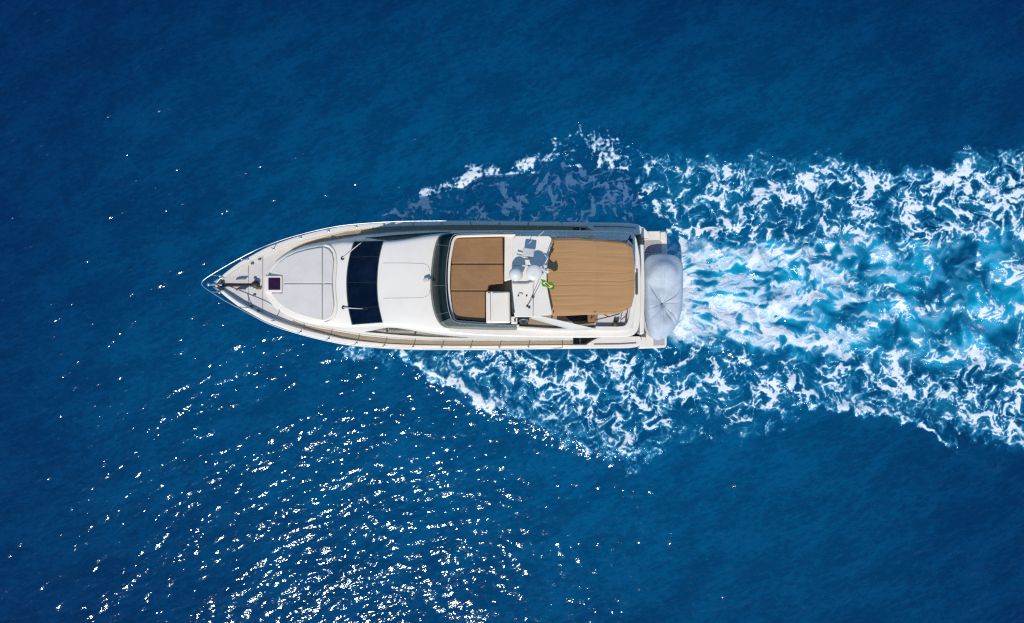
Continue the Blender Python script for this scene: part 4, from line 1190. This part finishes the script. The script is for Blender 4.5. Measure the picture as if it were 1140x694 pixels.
# ---------------------------------------------------------------- FLAG
def build_flag():
    a, b = Vector(W(601.6, 311.0, 7.05)), Vector(W(604.4, 319.0, 6.85))      # hoist
    fly = Vector(W(617.6, 323.0, 6.80)) - b
    nx, ny = 36, 24
    m = MB()
    pts = []
    for j in range(ny + 1):
        for i in range(nx + 1):
            u, v = i / nx, j / ny
            p = a.lerp(b, v) + fly * u
            p.z += 0.05 * math.sin(u * 7 + v * 2) * u + 0.03 * math.sin(u * 13 - v * 4) * u
            p += Vector((0.02 * math.sin(v * 6 + u * 5), 0.05 * math.sin(u * 6.5 + 0.6) * u, 0))
            pts.append(p)
    m.v = [tuple(p) for p in pts]
    for j in range(ny):
        for i in range(nx):
            u, v = (i + 0.5) / nx - 0.5, (j + 0.5) / ny - 0.5
            k = 0
            if abs(u) / 0.42 + abs(v) / 0.41 < 1: k = 1
            if math.hypot(u * 1.45, v) < 0.25: k = 2
            q = j * (nx + 1) + i
            m.f.append((q, q + 1, q + nx + 2, q + nx + 1)); m.m.append(k)
    o = m.build('flag', ['flag_green', 'flag_yellow', 'flag_blue'], None, smooth=80)
    sd = o.modifiers.new('cloth', 'SOLIDIFY'); sd.thickness = 0.004
    tag(o, 'small green and yellow flag with a blue disc flying beside the radar domes', 'flag')
build_flag()

# ---------------------------------------------------------------- COVERED TENDER
tender = thing('tender', (*W(737, 331, 0.6)[:2], 0.55), 'tender under a blue grey cloth cover lying across the bathing platform', 'tender')
TO = [(716.6, 300), (717.4, 291.0), (721.6, 285.6), (731, 283.4), (744, 283.6), (753.4, 286.6), (758.4, 293.0), (759.4, 303), (759.4, 318), (759.0, 332), (757.6, 346), (753.8, 359), (747.6, 369.6), (739.4, 376.2), (731.6, 378.6), (725.4, 375.2), (720.6, 366.0), (717.8, 352), (716.6, 335), (716.2, 316)]
ZT0 = 1.15
outl = [q[:2] for q in spline([(*W(a, b, ZT0)[:2], 0) for a, b in TO], 9, closed=True)]
cx, cy = W(737.4, 338.6, 1.5)[:2]
NA = 180
ang0 = [math.atan2(p[1] - cy, p[0] - cx) for p in outl]
rad0 = [math.hypot(p[0] - cx, p[1] - cy) for p in outl]
order = np.argsort(ang0)
aa = np.array(ang0)[order]; rr_ = np.array(rad0)[order]
def rout(t): return float(np.interp((t + math.pi) % (2 * math.pi) - math.pi, np.concatenate([aa - 2 * math.pi, aa, aa + 2 * math.pi]), np.concatenate([rr_] * 3)))
cr = [(R(124), 0.10, 1.5, 1.0), (R(37), 0.11, 1.2, 1.0), (R(-63), 0.07, 1.3, 1.0), (R(-48), 0.06, 0.9, 1.2), (R(-104), 0.10, 0.5, 0.9), (R(192), 0.12, 0.7, 0.9), (R(8), 0.12, 0.5, 0.9), (R(232), 0.10, 0.5, 1.0), (R(84), 0.09, 0.6, 0.5), (R(-80), 0.05, 0.5, 0.7)]
def cover_z(x, y, f, t):
    """f 0 at the tie, 1 at the edge"""
    z = 1.62
    z -= 0.20 * math.exp(-(f / 0.10) ** 2) + 0.06 * math.exp(-(f / 0.35) ** 2)       # pulled down at the tie
    z -= 0.30 * max(0, (f - 0.60) / 0.40) ** 3.2
    for a0, w, amp, reach in cr:
        d = (t - a0 - 0.06 * math.sin(f * 7 + a0 * 3) + math.pi) % (2 * math.pi) - math.pi
        q = d / w
        q = q * (1.0 if q > 0 else 2.4)                          # one flank steeper than the other
        z -= 0.060 * amp * math.exp(-q * q) * math.exp(-((f - 0.42 * reach) / (0.34 * reach)) ** 2)
    for kx, ky, ph, am in ((5.1, 2.3, 0.4, 0.016), (-3.4, 6.2, 1.9, 0.016), (8.3, -4.6, 3.1, 0.008), (2.2, 9.7, 5.0, 0.009)):
        z += am * math.sin(kx * x + ky * y + ph + 1.5 * math.sin(1.7 * y + ph)) * min(1, f * 3) * (1 - f ** 4)
    # console hump and the folds round it towards the bow
    hx, hy = W(739, 304, 1.7)[:2]
    q = math.hypot((x - hx) / 0.60, (y - hy) / 0.52)
    z += 0.24 / (1 + math.exp((q - 1.0) * 9))
    ex, ey = W(738.5, 318.0, 1.7)[:2]
    q = math.hypot((x - ex) / 0.28, (y - ey) / 0.14)
    z -= 0.09 * math.exp(-q * q)
    return z
m = MB()
FR = [0.0, 0.02, 0.04, 0.07, 0.11, 0.15, 0.20, 0.25, 0.30, 0.36, 0.42, 0.48, 0.54, 0.60, 0.66, 0.72, 0.78, 0.84, 0.89, 0.93, 0.96, 0.985, 1.0]
rows = []
for f in FR:
    row = []
    for k in range(NA + 1):
        t = 2 * math.pi * k / NA
        r = rout(t) * f
        x, y = cx + r * math.cos(t), cy + r * math.sin(t)
        row.append((x, y, cover_z(x, y, f, t)))
    rows.append(row)
for dz, sc in ((0.12, 1.003), (0.28, 0.995), (0.44, 0.97)):
    rows.append([(cx + (p[0] - cx) * (sc + 0.006 * math.sin(k * 0.9)), cy + (p[1] - cy) * (sc + 0.006 * math.sin(k * 0.9)), p[2] - dz) for k, p in enumerate(rows[len(FR) - 1])])
cv = sub(m.grid(rows).build('cover', 'cover', tender, smooth=60), tender)
hem = rows[-1][:-1]
MB().tube(hem[::2], 0.022, 6, closed=True).build('hem_cord', 'dark_steel', cv)
seam = []
for k in range(40):
    yy = cy - 1.35 + 2.95 * k / 39
    q = math.hypot(0.02, yy - cy); t = math.atan2(yy - cy, 0.02)
    f = q / rout(t)
    if f < 0.96: seam.append((cx + 0.02, yy, cover_z(cx + 0.02, yy, f, t) + 0.004))
MB().tube(seam, 0.009, 6).build('cover_seam', 'cover', cv)
MB().lathe((cx, cy, 1.33), [(0.03, 0), (0.045, 0.02), (0.045, 0.07), (0.02, 0.09)], 12).build('tie_button', 'dark_steel', cv)
tube_pts = [(cx + (p[0] - cx) * 0.86, cy + (p[1] - cy) * 0.86, 0.86) for p in rows[len(FR) - 1][:-1]]
MB().tube(tube_pts[::4], 0.22, 12, closed=True).build('inflatable_collar', 'box_grey', tender, smooth=60)
mh = MB().prism([(cx + (p[0] - cx) * 0.80, cy + (p[1] - cy) * 0.80) for p in rows[len(FR) - 1][:-1:4]], 0.562, 0.9)
mh.build('tender_hull', 'antenna', tender)
